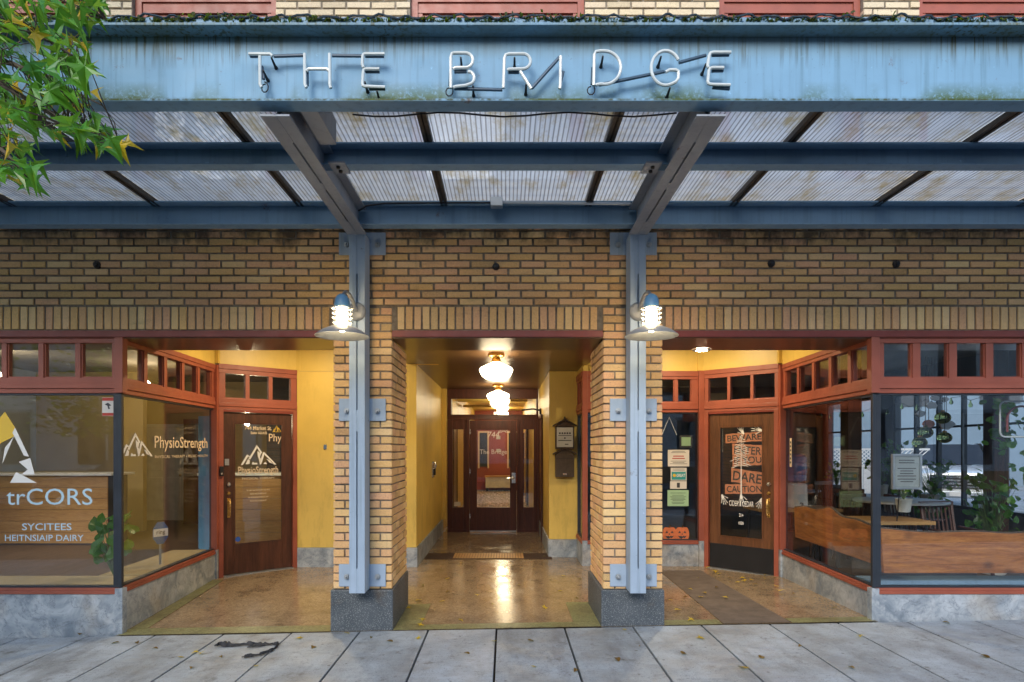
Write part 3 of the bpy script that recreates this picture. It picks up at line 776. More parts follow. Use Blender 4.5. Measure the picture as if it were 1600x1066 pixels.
# ================================================================== shop fronts
Z_MARB, Z_SILL, Z_G0, Z_G1, Z_R1, Z_P0, Z_P1 = .290, .345, .361, 2.048, 2.200, 2.213, 2.508
def glazed(front, A, B, panes, zhead, glass=True, posts=(True, True), slabs=1, gap=.012):
    """one glazed bay: marble base, red sill, plate glass in a dark gasket, red rails, transom lights"""
    mw, L = frame(A, B)
    def P(m, name, mat, par=front, **kw):
        if par is front: return m.build(name, mat, front, mw=mw, **kw)
        return m.build(name, mat, par, **kw)
    for i in range(slabs):
        a, b = L*i/slabs, L*(i+1)/slabs
        P(MB().box(a + (.0015 if i else 0), b - .0015, -.012, .10, -.20, Z_MARB), 'marble_base', 'marble', bevel=.004)
    P(MB().box(0, L, -.022, .10, Z_MARB + .003, Z_MARB + .030).box(0, L, -.014, .10, Z_MARB + .0303, Z_SILL), 'sill', 'red', bevel=.003)
    if glass:
        fr = MB().box(.0, L, .004, .055, Z_SILL + .0005, Z_G0).box(.0, L, .004, .055, Z_G1, Z_G1 + .016)
        fr.box(0, .020, .0035, .0555, Z_G0 + .0003, Z_G1 - .0003).box(L - .020, L, .0035, .0555, Z_G0 + .0003, Z_G1 - .0003)
        P(fr, 'glazing_frame', 'gasket', bevel=.002)
        P(MB().box(.021, L - .021, .026, .034, Z_G0 + .001, Z_G1 - .001), 'pane', 'glass')
    P(MB().box(0, L, -.008, .07, Z_G1 + .0165, 2.105).box(0, L, -.022, .07, 2.1053, 2.150).box(0, L, -.012, .07, 2.1503, Z_R1), 'transom_rail', 'red', bevel=.003)
    P(MB().box(0, L, -.008, .07, Z_P1, 2.546).box(0, L, -.018, .07, 2.5463, zhead), 'head_rail', 'red', bevel=.003)
    es = sorted(panes); prev = 0.0
    for a, b in es + [(L, L)]:
        if a - prev > .004: P(MB().box(prev, a, .0, .066, Z_R1 + .0003, Z_P1 - .0003), 'mullion', 'red', bevel=.003)
        if b > a:
            w = P(MB().box(a, b, .012, .05, Z_R1 + .0005, Z_P0).box(a + .0002, a + gap, .012, .05, Z_P0 + .0003, Z_P1 - .001).box(b - gap, b - .0002, .012, .05, Z_P0 + .0003, Z_P1 - .001), 'light_frame', 'red')
            P(MB().box(a + gap + .0003, b - gap - .0003, .028, .034, Z_P0 + .0005, Z_P1 - .0005), 'transom_pane', 'glass')
        prev = b
    return mw, L
def post(front, x, y, z0=-.2, z1=2.56, w=.036, mat='red', slim=False):
    if slim:
        MB().box(x - w, x + w, y - w, y + w, Z_G1 + .018, z1).build('corner_post', mat, front, bevel=.004)
        MB().box(x - .013, x + .013, y - .013, y + .013, Z_SILL, Z_G1 + .017).build('corner_bead', 'gasket', front, bevel=.004)
    else: MB().box(x - w, x + w, y - w, y + w, Z_SILL, z1).build('corner_post', mat, front, bevel=.004)
    MB().box(x - w + .003, x + w - .003, y - w + .003, y + w - .003, z0, Z_SILL - .001).build('corner_stone', 'marble', front)
def even(L, n, m=.055, e=.07):
    w = (L - 2*e - (n-1)*m) / n
    return [(e + i*(w+m), e + i*(w+m) + w) for i in range(n)]
def mountain(parent, x0, x1, z0, z1, mat, mw, y=-.004, name='mountain_logo'):
    """three peaks with cut-out shading, as thick outlines"""
    W, H = x1-x0, z1-z0
    def T(pts): return [(x0 + a*W, z0 + b*H) for a, b in pts]
    m = MB()
    shapes = [[(0,0),(.17,.52),(.215,.46),(.06,0)], [(.17,.52),(.25,.44),(.27,.36),(.21,.40)], [(.13,.03),(.20,.30),(.235,.22),(.26,.34),(.24,.05)],
              [(.21,.30),(.44,1.0),(.455,.86),(.265,.28)], [(.44,1.0),(.60,.60),(.555,.56),(.44,.86)], [(.455,.70),(.56,.56),(.53,.38),(.57,.28),(.53,.02),(.50,.30),(.47,.42)],
              [(.30,.02),(.33,.16),(.37,.10),(.45,.10),(.46,.02)], [(.52,.02),(.545,.20),(.60,.56),(.64,.66),(.655,.52),(.60,.20),(.56,.02)],
              [(.64,.66),(1.0,0),(.93,0),(.86,.16),(.74,.36),(.66,.50)], [(.70,.30),(.80,.24),(.90,.04),(.80,.10),(.76,.20)], [(.62,.03),(.68,.14),(.74,.03)]]
    for s in shapes: m.prism(T(s), y, y - .0012)
    return m.build(name, mat, parent, mw=mw)

def glazed_door(front, A, B, wood, glass_z, stile, hinge_left, handle, kick=None, name='door'):
    mw, L = frame(A, B)
    jw = .055
    def P(m, nm, mat, **kw): return m.build(nm, mat, front, mw=mw, **kw)
    P(MB().box(0, jw, -.02, .09, -.05, Z_G1 + .0160), 'jamb', 'red', bevel=.004)
    P(MB().box(L - jw, L, -.02, .09, -.05, Z_G1 + .0160), 'jamb', 'red', bevel=.004)
    P(MB().box(jw + .0005, L - jw - .0005, -.012, .09, 2.032, Z_G1 + .0158), 'door_head', 'red_dark', bevel=.003)
    a, b = jw + .006, L - jw - .006; z0, z1 = .012, 2.027; g0, g1 = glass_z; s = stile
    d = link(name, MB().box(a, a+s, .016, .06, z0, z1).box(b-s, b, .016, .06, z0, z1).box(a+s+.0004, b-s-.0004, .0165, .0595, z0, g0).box(a+s+.0004, b-s-.0004, .0165, .0595, g1, z1).mesh(name, wood, bevel=.004), front, mw)
    MB().box(a+s-.004, b-s+.004, .034, .042, g0-.004, g1+.004).build('pane', 'glass', d)
    bd = MB().box(a+s+.001, a+s+.014, .010, .02, g0+.014, g1-.014).box(b-s-.014, b-s-.001, .010, .02, g0+.014, g1-.014).box(a+s+.001, b-s-.001, .010, .02, g0+.001, g0+.0137).box(a+s+.001, b-s-.001, .010, .02, g1-.0137, g1-.001)
    bd.build('glazing_bead', wood, d)
    if kick: MB().box(a+.004, b-.004, .008, .0155, z0+.006, kick).build('kick_plate', 'black', d, bevel=.002)
    hx = a + s*.5 if handle < 0 else b - s*.5
    MB().lathe([(0, -.020), (.020, -.018), (.027, -.008), (.029, 0)], (hx, .016, 1.13), 14, 'y').build('lock', 'chrome', d, True)
    MB().lathe([(0, -.014), (.018, -.012), (.024, 0)], (hx, .016, 1.02), 14, 'y').build('lock', 'brass', d, True)
    MB().box(hx-.018, hx+.018, .012, .0158, .72, .96).build('handle_plate', 'brass', d, bevel=.004)
    MB().tube([(hx, .012, .93), (hx, -.03, .945), (hx, -.045, .90), (hx, -.045, .80), (hx, -.035, .755), (hx, .012, .745)], [.009, .009, .010, .010, .009, .008], 8).build('handle', 'brass', d, True)
    MB().box(jw, L-jw, -.05, .09, -.02, .010).build('threshold', 'zinc', front, mw=mw)
    return mw, L, d, (a+s, b-s)

LF = thing('shop_front', 'red trimmed corner shop front of the physiotherapy clinic with marble base', 'shop front', (-3.4, 0, 0))
LF_I = LF.location.copy()
class Off:                                             # parents work in world coordinates: children are moved back by the parent's location
    pass
LF.location = (0, 0, 0)
fl = [( -3.476 - .326*i - .283 + 7.0, -3.476 - .326*i + 7.0) for i in range(10)]
mwL, LL = glazed(LF, (-7.0, .03), LC, fl, 2.555, slabs=2)
mwLr, LLr = glazed(LF, LC, LB, even(math.dist(LC, LB), 5, .06, .085), 2.60, slabs=2)
post(LF, LC[0] + .006, LC[1] + .006, slim=True); post(LF, LB[0] + .004, LB[1] + .01, z1=2.60)
mwLd, LLd, doorL, gL = glazed_door(LF, (LB[0] + .03, LB[1] + .03), LD, 'wood_dark', (.375, 1.90), .125, True, -1)
def transom(front, A, B, panes, zhead):
    mw, L = frame(A, B)
    def P(m, name, mat, **kw): return m.build(name, mat, front, mw=mw, **kw)
    P(MB().box(0, L, -.012, .07, Z_G1 + .0165, 2.10).box(0, L, -.022, .07, 2.1003, 2.145).box(0, L, -.014, .07, 2.1453, Z_R1), 'transom_rail', 'red', bevel=.003)
    P(MB().box(0, L, -.010, .07, Z_P1, 2.56).box(0, L, -.020, .07, 2.5603, zhead), 'head_rail', 'red', bevel=.003)
    prev = 0
    for a, b in panes + [(L, L)]:
        if a - prev > .004: P(MB().box(prev, a, -.004, .066, Z_R1 + .0003, Z_P1 - .0003), 'mullion', 'red', bevel=.003)
        if b > a:
            P(MB().box(a, b, .012, .05, Z_R1 + .0005, Z_P0), 'light_frame', 'red')
            P(MB().box(a + .0003, b - .0003, .028, .034, Z_P0 + .0005, Z_P1 - .0005), 'transom_pane', 'glass')
        prev = b
transom(LF, (LB[0] + .03, LB[1] + .03), LD, even(LLd, 3, .05, .08), 2.62)

RF = thing('shop_front', 'red trimmed corner shop front of the cider bar with marble base', 'shop front', (0, 0, 0))
fr_ = [(.081 + .323*i, .081 + .323*i + .258) for i in range(12)]
mwR, LR = glazed(RF, RC, (7.35, .03), fr_, 2.555, slabs=2)
mwRr, LRr = glazed(RF, RB, RC, even(math.dist(RC, RB), 5, .06, .085), 2.60, slabs=2)
post(RF, RC[0] - .006, RC[1] + .006, slim=True); post(RF, RB[0] - .004, RB[1] + .01, z1=2.60); post(RF, RD[0], RD[1] + .01, z1=2.62)
mwRd, LRd, doorR, gR = glazed_door(RF, (RD[0] + .04, RD[1] - .02), (RB[0] - .03, RB[1] + .03), 'wood_brown', (.43, 1.865), .135, False, 1, .33)
transom(RF, (RD[0] + .04, RD[1] - .02), (RB[0] - .03, RB[1] + .03), even(LRd, 3, .04, .05), 2.62)
Lp = RD[0] - 1.04
mwP, LP = glazed(RF, (1.04, 2.78), (RD[0] - .02, 2.78), [(.12 + .23*i, .12 + .23*i + .19) for i in range(6)], 2.62, slabs=2)
mwS, LS = glazed(RF, (1.04, 3.43), (1.04, 2.80), [(.06, .22), (.26, .42), (.46, .60)], 2.62)
post(RF, 1.065, 2.79, z1=2.62)

# --- lettering on the clinic glass
y_ = .0235
def dec(front, s, x0, x1, z0, z1, mat, mw, **kw): return flat_text(front, 'lettering', s, x0, x1, z0, z1, mat, mw, y=.022, **kw)
X = lambda px: (px - VX) / (FPX / DIST) + 7.0
Zf = lambda py: EYE + (VY - py) / (FPX / DIST)
dec(LF, 'trCORS', X(2), X(138), Zf(790), Zf(764), 'vinyl_blue', mwL)
dec(LF, 'SYCITEES', X(27), X(105), Zf(830), Zf(819), 'vinyl_blue', mwL, bold=.006)
dec(LF, 'HEITNSIAIP DAIRY', X(0), X(124), Zf(847), Zf(837), 'vinyl_blue', mwL, bold=.004)
m = MB().prism([(X(-40), Zf(690)), (X(0), Zf(643)), (X(16), Zf(668)), (X(14), Zf(682)), (X(-6), Zf(692)), (X(-30), Zf(712))], .0225, .021)
m.build('logo_diamond', 'vinyl_yellow', LF, mw=mwL)
m = MB()
for sh in ([(16, 668), (38, 714), (30, 712), (12, 676)], [(14, 682), (-4, 725), (0, 700), (8, 690)], [(22, 722), (40, 716), (47, 742), (26, 742), (36, 734)], [(8, 755), (18, 738), (50, 755)], [(-40, 755), (-14, 715), (-8, 730), (-20, 755)]):
    m.prism([(X(a), Zf(b)) for a, b in sh], .0224, .0208)
m.build('mountain_logo', 'vinyl', LF, mw=mwL)
mountain(LF, .045, .60, 1.50, 1.725, 'vinyl', mwLr, .022)
dec(LF, 'PhysioStrength', .64, 1.86, 1.545, 1.705, 'vinyl_cream', mwLr, bold=.010)
dec(LF, 'PHYSICAL THERAPY • PELVIC HEALTH', .645, 1.86, 1.478, 1.508, 'vinyl_cream', mwLr)
# door lettering
a, b = gL; w = b - a
def dl(s, u0, u1, z0, z1, mat='vinyl_cream', **kw): return flat_text(doorL, 'lettering', s, a + w*u0, a + w*u1, z0, z1, mat, None, y=.030, **kw)
dl('744 Market St.', .22, .78, 1.815, 1.868, bold=.02); dl('Suite 101A/B', .34, .68, 1.762, 1.797, bold=.02)
mountain(doorL, a + w*.14, a + w*.88, 1.37, 1.625, 'vinyl', None, .030)
dl('PhysioStrength', .09, .92, 1.235, 1.350, bold=.012); dl('PHYSICAL THERAPY', .17, .85, 1.185, 1.212, bold=.012)
for i, (s, q) in enumerate((('DR. AMY WALTER PT, DPT, OCS, WCS', .24), ('PELVIC HEALTH SPECIALIST', .17), ('DR. GEORGANNE ROGAN PT, DPT', .21), ('PELVIC HEALTH SPECIALIST', .17))):
    dl(s, .5 - q, .5 + q, 1.035 - i*.045, 1.055 - i*.045, bold=.012)
mountain(doorL, a + w*.80, a + w*1.0, 1.79, 1.885, 'vinyl_yellow', None, .031)
dl('Phy', .72, .995, 1.64, 1.77, 'vinyl_cream', bold=.006)
MB().lathe([(0, -.002), (.032, -.002), (.032, 0)], (a + .05, .031, .44), 16, 'y').build('round_sticker', plain('blue_sticker', (.03, .10, .42), .5), doorL)
# stickers and signs at the clinic
st = thing('warning_sticker', 'small white and red warning sticker on the clinic display glass', 'sticker', (X(163) - 7, .05, Zf(635)))
MB().box(-.052, .052, -.001, .0, -.082, .082).build('backing', 'paper', st)
MB().box(-.050, .050, -.002, -.0012, .052, .080).box(-.050, .050, -.002, -.0012, -.080, -.055).build('red_band', 'ink_red', st)
MB().prism([(-.03, .02), (.0, .035), (.03, .012), (.01, .005), (.018, -.02), (.002, -.022), (-.005, .008)], -.002, -.0013).build('camera_pictogram', 'ink', st)
sg = thing('alarm_sign', 'blue octagonal alarm sign on a stake behind the clinic glass', 'sign', (-3.62, 1.02, .36), R(60))
oct_ = [(.085*math.sin(R(22.5+45*i)), .33 + .125*math.cos(R(22.5+45*i))) for i in range(8)]
MB().prism(oct_, 0, .006).build('panel', plain('sign_blue', (.02, .12, .32), .4), sg)
MB().box(-.076, .076, -.002, -.0003, .295, .375).build('white_band', 'white', sg)
flat_text(sg, 'lettering', 'ring', -.045, .045, .305, .362, 'ink', None, y=-.003, bold=.01)
MB().box(-.011, .011, .007, .012, 0, .30).build('stake', 'zinc', sg)
# doorbell camera + keypad on the clinic jamb
db = thing('doorbell', 'small black doorbell on the red clinic door jamb', 'doorbell', (0, 0, 0))
mw2, _ = frame((LB[0] + .03, LB[1] + .03), LD)
MB().box(.006, .05, -.046, -.0205, 1.24, 1.36).build('body', 'black', db, mw=mw2, bevel=.004)
MB().lathe([(0, -.004), (.012, -.003), (.014, 0)], (.028, -.046, 1.27), 12, 'y').build('button', 'chrome', db, mw=mw2)
MB().box(.075, .125, .004, .0155, 1.37, 1.45).build('keypad', 'zinc', doorL)

# --- cider bar door: tree print, lettering; tapes and skeleton hands are loose decorations
a, b = gR; w = b - a
def dr(s, u0, u1, z0, z1, mat='vinyl', **kw): return flat_text(doorR, 'lettering', s, a + w*u0, a + w*u1, z0, z1, mat, None, y=.029, **kw)
dr('CIDER & CEDAR', .22, .78, .835, .905, bold=.004); dr('21+', .45, .55, .70, .745, bold=.015); dr('1020', .44, .555, .60, .64, bold=.02)
rt = random.Random(11); m = MB(); cx = a + w*.50
m.prism([(cx-.008, .98), (cx+.008, .98), (cx+.004, 1.45), (cx+.002, 1.78), (cx-.002, 1.78), (cx-.005, 1.45)], .0298, .0286)
for i in range(34):
    z = 1.36 + .40 * i / 34; half = (.165 * (1 - i/34) ** .75 + .015) * rt.uniform(.5, 1.05); s = 1 if i % 2 else -1
    pts = [(cx, z)]
    n = 5
    for q in range(1, n+1): pts.append((cx + s*half*q/n, z - .055*(q/n)**1.3*half/.2 + rt.uniform(-.002, .010)))
    lo = [(x, zz - rt.uniform(.004, .010)) for x, zz in pts[1:-1]][::-1]
    m.prism(pts + lo, .0298 - i*1e-5, .0286 - i*1e-5)
m.build('tree_print', 'vinyl', doorR)
tapes = [('BEWARE', .12, 1.0, 1.66, 1.78, .06, 'BEWARE'), ('ENTER', .28, 1.0, 1.48, 1.63, -.06, 'ENTER'), ('IF YOU', .28, 1.0, 1.36, 1.50, .08, 'IF YOU'),
         ('DARE', .25, 1.0, 1.12, 1.30, -.12, 'DARE'), ('CAUTION', .10, 1.0, .995, 1.12, .05, 'CAUTION')]
for i, (s, u0, u1, z0, z1, ro, word) in enumerate(tapes):
    tp = thing('caution_tape', f'orange brown tape strip reading {word} behind the bar door glass', 'tape')
    x0, x1 = a + w*u0, a + w*u1; cxx, cz = (x0+x1)/2, (z0+z1)/2; sl = math.tan(ro)
    m = MB(); n = 14; yy = .050 + .0022*i
    top = [(x0 + (x1-x0)*q/n, z1 + sl*(x0 + (x1-x0)*q/n - cxx) + rt.uniform(-.004, .004)) for q in range(n+1)]
    bot = [(x0 + (x1-x0)*q/n, z0 + sl*(x0 + (x1-x0)*q/n - cxx) + rt.uniform(-.004, .004)) for q in range(n+1)]
    m.prism(top + bot[::-1], yy, yy + .0006); m.build('strip', 'tape', tp, mw=mwRd)
    hh = (z1-z0)*.16
    flat_text(tp, 'lettering', s, x0 + .04*w, x1 - .06*w, z0 + hh, z1 - hh, 'ink', mwRd, y=yy - .0009, bold=.02, rot=ro)
def skeleton_hand(x, z, rot, size, label, y=.0265):
    h = thing('skeleton_hand', label, 'decoration', group='skeleton hands on the bar door')
    m = MB(); T = lambda p: (x + size*(p[0]*math.cos(rot) - p[1]*math.sin(rot)), z + size*(p[0]*math.sin(rot) + p[1]*math.cos(rot)))
    m.prism([T(p) for p in ((-.07, 0), (.07, 0), (.15, .30), (.10, .42), (-.10, .42), (-.15, .28))], y, y - .0015)
    for (bx_, by_, ang, ln) in ((-.20, .22, 42, .42), (-.12, .42, 16, .58), (-.03, .44, 3, .66), (.06, .43, -10, .60), (.14, .38, -26, .48)):
        e = (bx_ - math.sin(R(ang))*ln, by_ + math.cos(R(ang))*ln); nx, nz = math.cos(R(ang))*.032, math.sin(R(ang))*.032
        for t0, t1 in ((0, .36), (.39, .68), (.71, 1)):
            p0 = (bx_ + (e[0]-bx_)*t0, by_ + (e[1]-by_)*t0); p1 = (bx_ + (e[0]-bx_)*t1, by_ + (e[1]-by_)*t1)
            m.prism([T(q) for q in ((p0[0]-nx, p0[1]-nz), (p0[0]+nx, p0[1]+nz), (p1[0]+nx*.6, p1[1]+nz*.6), (p1[0]-nx*.6, p1[1]-nz*.6))], y, y - .0015)
    m.build('bones', 'vinyl', h, mw=mwRd)
skeleton_hand(cx + .06*w, 1.76, R(28), .12, 'white skeleton hand at the tip of the tree print on the bar door')
skeleton_hand(a + w*.98, 1.80, R(72), .14, 'white skeleton hand in the upper corner of the bar door glass')
skeleton_hand(a + w*.05, .975, R(200), .13, 'white skeleton hand pointing down beside the hinge side of bar door glass')
skeleton_hand(cx, .990, R(186), .14, 'white skeleton hand at the foot of the tree print over the lettering', y=.0240)
skeleton_hand(a + w*.97, .955, R(158), .13, 'white skeleton hand pointing down near the bar door handle')

# --- notices and pumpkins in the narrow bar window (x measured from pixel columns on that window's plane)
YP = 2.78 - .004 + .03
def pos_w(px, py): d = DIST + 2.80; c = at(px, py, d); return c.x, c.z
def notice(name, px0, px1, py0, py1, label, mat='paper', y=2.802):
    x0, z1 = pos_w(px0, py0); x1, z0 = pos_w(px1, py1)
    o = thing(name, label, 'notice', ((x0+x1)/2, y, (z0+z1)/2)); w, h = x1-x0, z1-z0
    MB().box(-w/2, w/2, 0, .0012, -h/2, h/2).build('sheet', mat, o)
    return o, w, h
def lines(o, w, h, rows, mat='ink', x=.42, th=.012):
    m = MB(); rl = random.Random(int(w*1e5))
    for r_ in rows:
        l = rl.uniform(.6, 1) * x; m.box(-w*l, w*l, -.0008, -.0002, h*r_ - h*th, h*r_ + h*th)
    return m.build('print_lines', mat, o)
o, w, h = notice('paper_notice', 1043.5, 1077, 703, 729, 'white paper notice with red heading in the narrow bar window')
lines(o, w, h, (.40, .33, -.18, -.26, -.34)); lines(o, w, h, (.12, -.02), 'ink_red', .36, .03)
o, w, h = notice('paper_notice', 1048, 1073, 731, 751, 'white certificate with teal badge in the narrow bar window')
MB().box(-w*.44, w*.44, -.001, -.0002, -h*.44, h*.18).build('badge', 'teal', o)
flat_text(o, 'lettering', 'GREAT', -w*.14, w*.40, -h*.22, h*.02, 'vinyl', None, y=-.002, bold=.02)
MB().lathe([(0, -.001), (.022, -.001), (.022, 0)], (-w*.27, -.001, -h*.10), 12, 'y').build('badge_dot', 'vinyl_yellow', o); lines(o, w, h, (.40, .30))
o, w, h = notice('paper_notice', 1047, 1073, 752, 764, 'small white pictogram card below the teal certificate')
MB().box(-.02, .02, -.001, -.0002, -.035, .03).build('pictogram', 'ink', o)
o, w, h = notice('paper_notice', 1043, 1076, 766, 791, 'green paper notice in the narrow bar window above the pumpkins', 'paper_green')
lines(o, w, h, (.32, .18, .08, 0, -.08, -.16, -.26, -.34), 'ink', .40, .011)
for i, (px, lab) in enumerate(((1046, 'orange paper pumpkin face nearest the brick pier'), (1066, 'orange paper pumpkin face nearest the bar door'))):
    x, z = pos_w(px, 834.5)
    pk = thing('pumpkin_cutout', lab, 'decoration', (x, 2.802, z), 0, 'paper pumpkins in the bar window')
    for q, k in enumerate((-.052, .052, -.028, .028, 0)):
        MB().prism([(k + .042*math.cos(R(t_)), .092*math.sin(R(t_))) for t_ in range(0, 360, 24)], -.0004 - .0006*q, .0002 - .0006*q).build('rib', 'orange', pk)
    f = MB()
    for sx in (-1, 1): f.prism([(sx*.035, .045), (sx*.055, .012), (sx*.018, .016)], -.0052, -.0040)
    f.prism([(0, .012), (.009, -.008), (-.009, -.008)], -.0052, -.004)
    f.prism([(-.058, -.022), (-.03, -.030), (-.02, -.022), (0, -.034), (.02, -.022), (.03, -.030), (.058, -.022), (.035, -.055), (.01, -.048), (-.01, -.064), (-.035, -.055)], -.0052, -.004)
    f.build('cut_face', 'ink', pk)
    MB().prism([(-.008, .085), (.010, .085), (.018, .115), (.004, .118)], -.004, -.001).build('stalk', 'leaf_brown', pk)
o, w, h = notice('hanging_board', 1064, 1084, 680, 700, 'dark framed board with pale green panel hanging in the narrow bar window', 'ink', y=2.86)
MB().box(-w*.36, w*.36, -.002, -.0002, -h*.34, h*.34).build('panel', 'paper_green', o)
x, z = pos_w(1047, 668); o = thing('cord_loop', 'white cord hung in a V in the narrow bar window', 'cord', (x, 2.84, z))
MB().tube([(-.10, 0, -.10), (0, 0, .14), (.10, 0, -.10)], .005, 6).build('string', 'vinyl', o)
o = thing('push_sticker', 'tall cream sticker on the bar return window beside the door', 'sticker')
MB().box(.16, .215, .020, .0215, 1.36, 1.70).build('sheet', 'vinyl_cream', o, mw=mwRr)
m = MB()
for i in range(6): m.box(.172, .203, .0188, .0197, 1.40 + .048*i, 1.425 + .048*i)
m.build('print_marks', 'ink', o, mw=mwRr)

# ================================================================== passage
yl = thing('passage_wall', 'yellow plastered passage wall with intercom and grey marble base', 'wall', (-1.24, 4.3, 0))
yl.location = (0, 0, 0)
MB().box(-1.29, -1.187, 2.70, 6.20, .262, 2.703).build('plaster', 'yellow', yl, bevel=.004)
MB().box(LD[0] + .004, -1.2905, 2.702, 2.80, .262, 3.05).box(-1.2904, -.9, 2.701, 2.80, 2.7035, 3.05).build('plaster', 'yellow', yl)
MB().box(LD[0] + .012, -1.195, 2.682, 2.76, -.02, .259).build('marble_base', 'marble', yl, bevel=.004)
MB().box(-1.25, -1.172, 2.683, 4.35, -.02, .2595).box(-1.25, -1.172, 4.354, 6.0, -.02, .2595).build('marble_base', 'marble', yl, bevel=.004)
MB().box(-1.187, -1.10, 5.85, 6.0, .2605, 2.70).build('end_return', 'yellow', yl, bevel=.004)
MB().box(LD[0] + .035, -1.29, 2.6985, 2.70, 2.604, 2.608).build('seam', 'tan_wall', yl)
mwa, La = frame((LB[0] + .03, LB[1] + .03), LD)                       # wall over the clinic door and return window
MB().box(-.02, La, .0, .09, 2.6205, 3.05).build('plaster', 'yellow', yl, mw=mwa)
mwb, Lb = frame(LC, LB)
MB().box(.62, Lb + .01, .0, .09, 2.6005, 3.05).build('plaster', 'yellow', yl, mw=mwb)
for cx_, cy_ in (LB, LD): MB().box(cx_-.05, cx_+.045, cy_-.005, cy_+.09, 2.6215, 3.049).build('plaster', 'yellow', yl)
yr = thing('passage_wall', 'yellow plastered passage wall carrying two bronze mailboxes', 'wall')
MB().box(.633, 1.10, 3.43, 3.53, .262, 2.703).build('plaster', 'yellow', yr, bevel=.004)
MB().box(.633, .735, 3.5305, 6.20, .262, 2.703).build('plaster', 'yellow', yr)
MB().box(.620, 1.035, 3.412, 3.50, -.02, .2595).build('marble_base', 'marble', yr, bevel=.004)
MB().box(.616, .70, 3.505, 6.0, -.02, .2595).build('marble_base', 'marble', yr, bevel=.004)
MB().box(1.045, 1.12, 2.80, 3.43, 2.6205, 2.703).box(1.045, RD[0], 2.785, 2.88, 2.7035, 3.05).box(1.13, RD[0], 2.785, 2.88, 2.6205, 2.703).build('plaster', 'yellow', yr)
mwc, Lc = frame((RD[0] + .04, RD[1] - .02), (RB[0] - .03, RB[1] + .03)); MB().box(-.02, Lc, .0, .09, 2.6205, 3.05).build('plaster', 'yellow', yr, mw=mwc)
mwd, Ld = frame(RB, RC); MB().box(-.01, Ld - .62, .0, .09, 2.6005, 3.05).build('plaster', 'yellow', yr, mw=mwd)
for cx_, cy_ in (RB, RD): MB().box(cx_-.045, cx_+.05, cy_+.005, cy_+.10, 2.6215, 3.049).build('plaster', 'yellow', yr)
sdoor = MB().box(.624, .6325, 4.9, 5.75, .01, 2.10).build('side_door', 'wood_red', yr)
MB().box(.600, .6235, 4.82, 4.90, 0, 2.16).box(.600, .6235, 5.75, 5.83, 0, 2.16).box(.600, .6235, 4.9005, 5.7495, 2.102, 2.16).build('door_frame', 'wood_red', yr)
for z in (.35, 1.15, 1.95): MB().box(.606, .6225, 4.905, 4.93, z, z + .1).build('hinge', 'black', sdoor)
arm = thing('door_closer_arm', 'black wall bracket arm reaching towards the entrance transom', 'bracket')
MB().lathe([(0, -.03), (.05, -.03), (.06, -.01), (.06, .02)], (.63, 5.35, 2.24), 12, 'x').build('mount', 'black', arm, True)
MB().tube([(.60, 5.35, 2.26), (.5, 5.45, 2.29), (.30, 5.6, 2.28)], .016, 8).build('arm', 'black', arm, True)

ce = MB().box(-1.30, 1.10, .656, 6.05, 2.704, 2.78); tag(ce.build('passage_ceiling', 'soffit'), kind='structure')
ce2 = MB().box(-9.2, 7.5, .661, 9.2, 3.052, 3.2); tag(ce2.build('ceiling', 'ceil'), kind='structure')
MB().box(-1.28, 1.08, .655, .70, 2.6155, 2.7035).build('ceiling_trim', 'soffit', yl)

# --- entrance: door, sidelights, transom
en = thing('entrance_door', 'dark reddish wooden glazed entrance with sidelights and transom at passage end', 'entrance', (0, 0, 0))
mwe = Matrix.Translation((0, 6.02, 0)); DE = 11.27
ex = lambda px: (px - VX) / FPX * DE
ez = lambda py: EYE + (VY - py) / FPX * DE
def E(m, name, mat='wood_red', par=None, **kw): return m.build(name, mat, par or en, mw=(mwe if par is None else None), **kw)
x0, x1 = -1.10, .616
E(MB().box(x0, x1, 0, .10, ez(623), 2.703), 'head', bevel=.004)
E(MB().box(x0, x1, -.006, .10, ez(656), ez(650)).box(x0, x1, -.03, .10, ez(650) + .0004, ez(648)), 'transom_bar', bevel=.003)
E(MB().box(x0, ex(705), 0.001, .10, ez(650), ez(623) - .001).box(ex(838), x1, 0.001, .10, ez(650), ez(623) - .001), 'transom_stile')
E(MB().box(ex(705), ex(838), .04, .047, ez(648) + .002, ez(623) - .002), 'transom_pane', 'glass')
for a, b, ga, gb in ((x0, ex(729), ex(707), ex(724)), (ex(811), x1, ex(818), ex(834))):
    sl_ = E(MB().box(a, ga, 0, .06, 0, ez(656)-.001).box(gb, b, 0, .06, 0, ez(656)-.001).box(ga+.0004, gb-.0004, .001, .059, 0, ez(793)).box(ga+.0004, gb-.0004, .001, .059, ez(671), ez(656)-.001), 'sidelight', bevel=.003)
    MB().box(ga, gb, .026, .034, ez(793), ez(671)).build('pane', 'glass', sl_)
    MB().box(a, b, -.008, -.0005, .0, .06).build('kick_board', 'wood_red', sl_)
E(MB().box(ex(729)+.001, ex(733.5), -.03, .09, 0, ez(656)-.001).box(ex(807.5), ex(811)-.001, -.03, .09, 0, ez(656)-.001), 'door_frame', bevel=.003)
a, b, ga, gb = ex(734), ex(807), ex(745), ex(797)
dd = E(MB().box(a, ga, .005, .05, .02, ez(657)).box(gb, b, .005, .05, .02, ez(657)).box(ga+.0004, gb-.0004, .006, .049, .02, ez(793)).box(ga+.0004, gb-.0004, .006, .049, ez(672), ez(657)), 'door', bevel=.003)
MB().box(ga, gb, .026, .034, ez(793), ez(672)).build('pane', 'glass', dd)
MB().box(a+.005, b-.005, -.008, .0045, .012, .035).build('threshold', 'zinc', dd)
flat_text(dd, 'lettering', '744', ex(762), ex(780), ez(684), ez(674.5), 'vinyl', None, y=.024, shear=.15)
flat_text(dd, 'lettering', 'The Bridge', ex(749.5), ex(792), ez(712), ez(702.5), 'vinyl', None, y=.024)
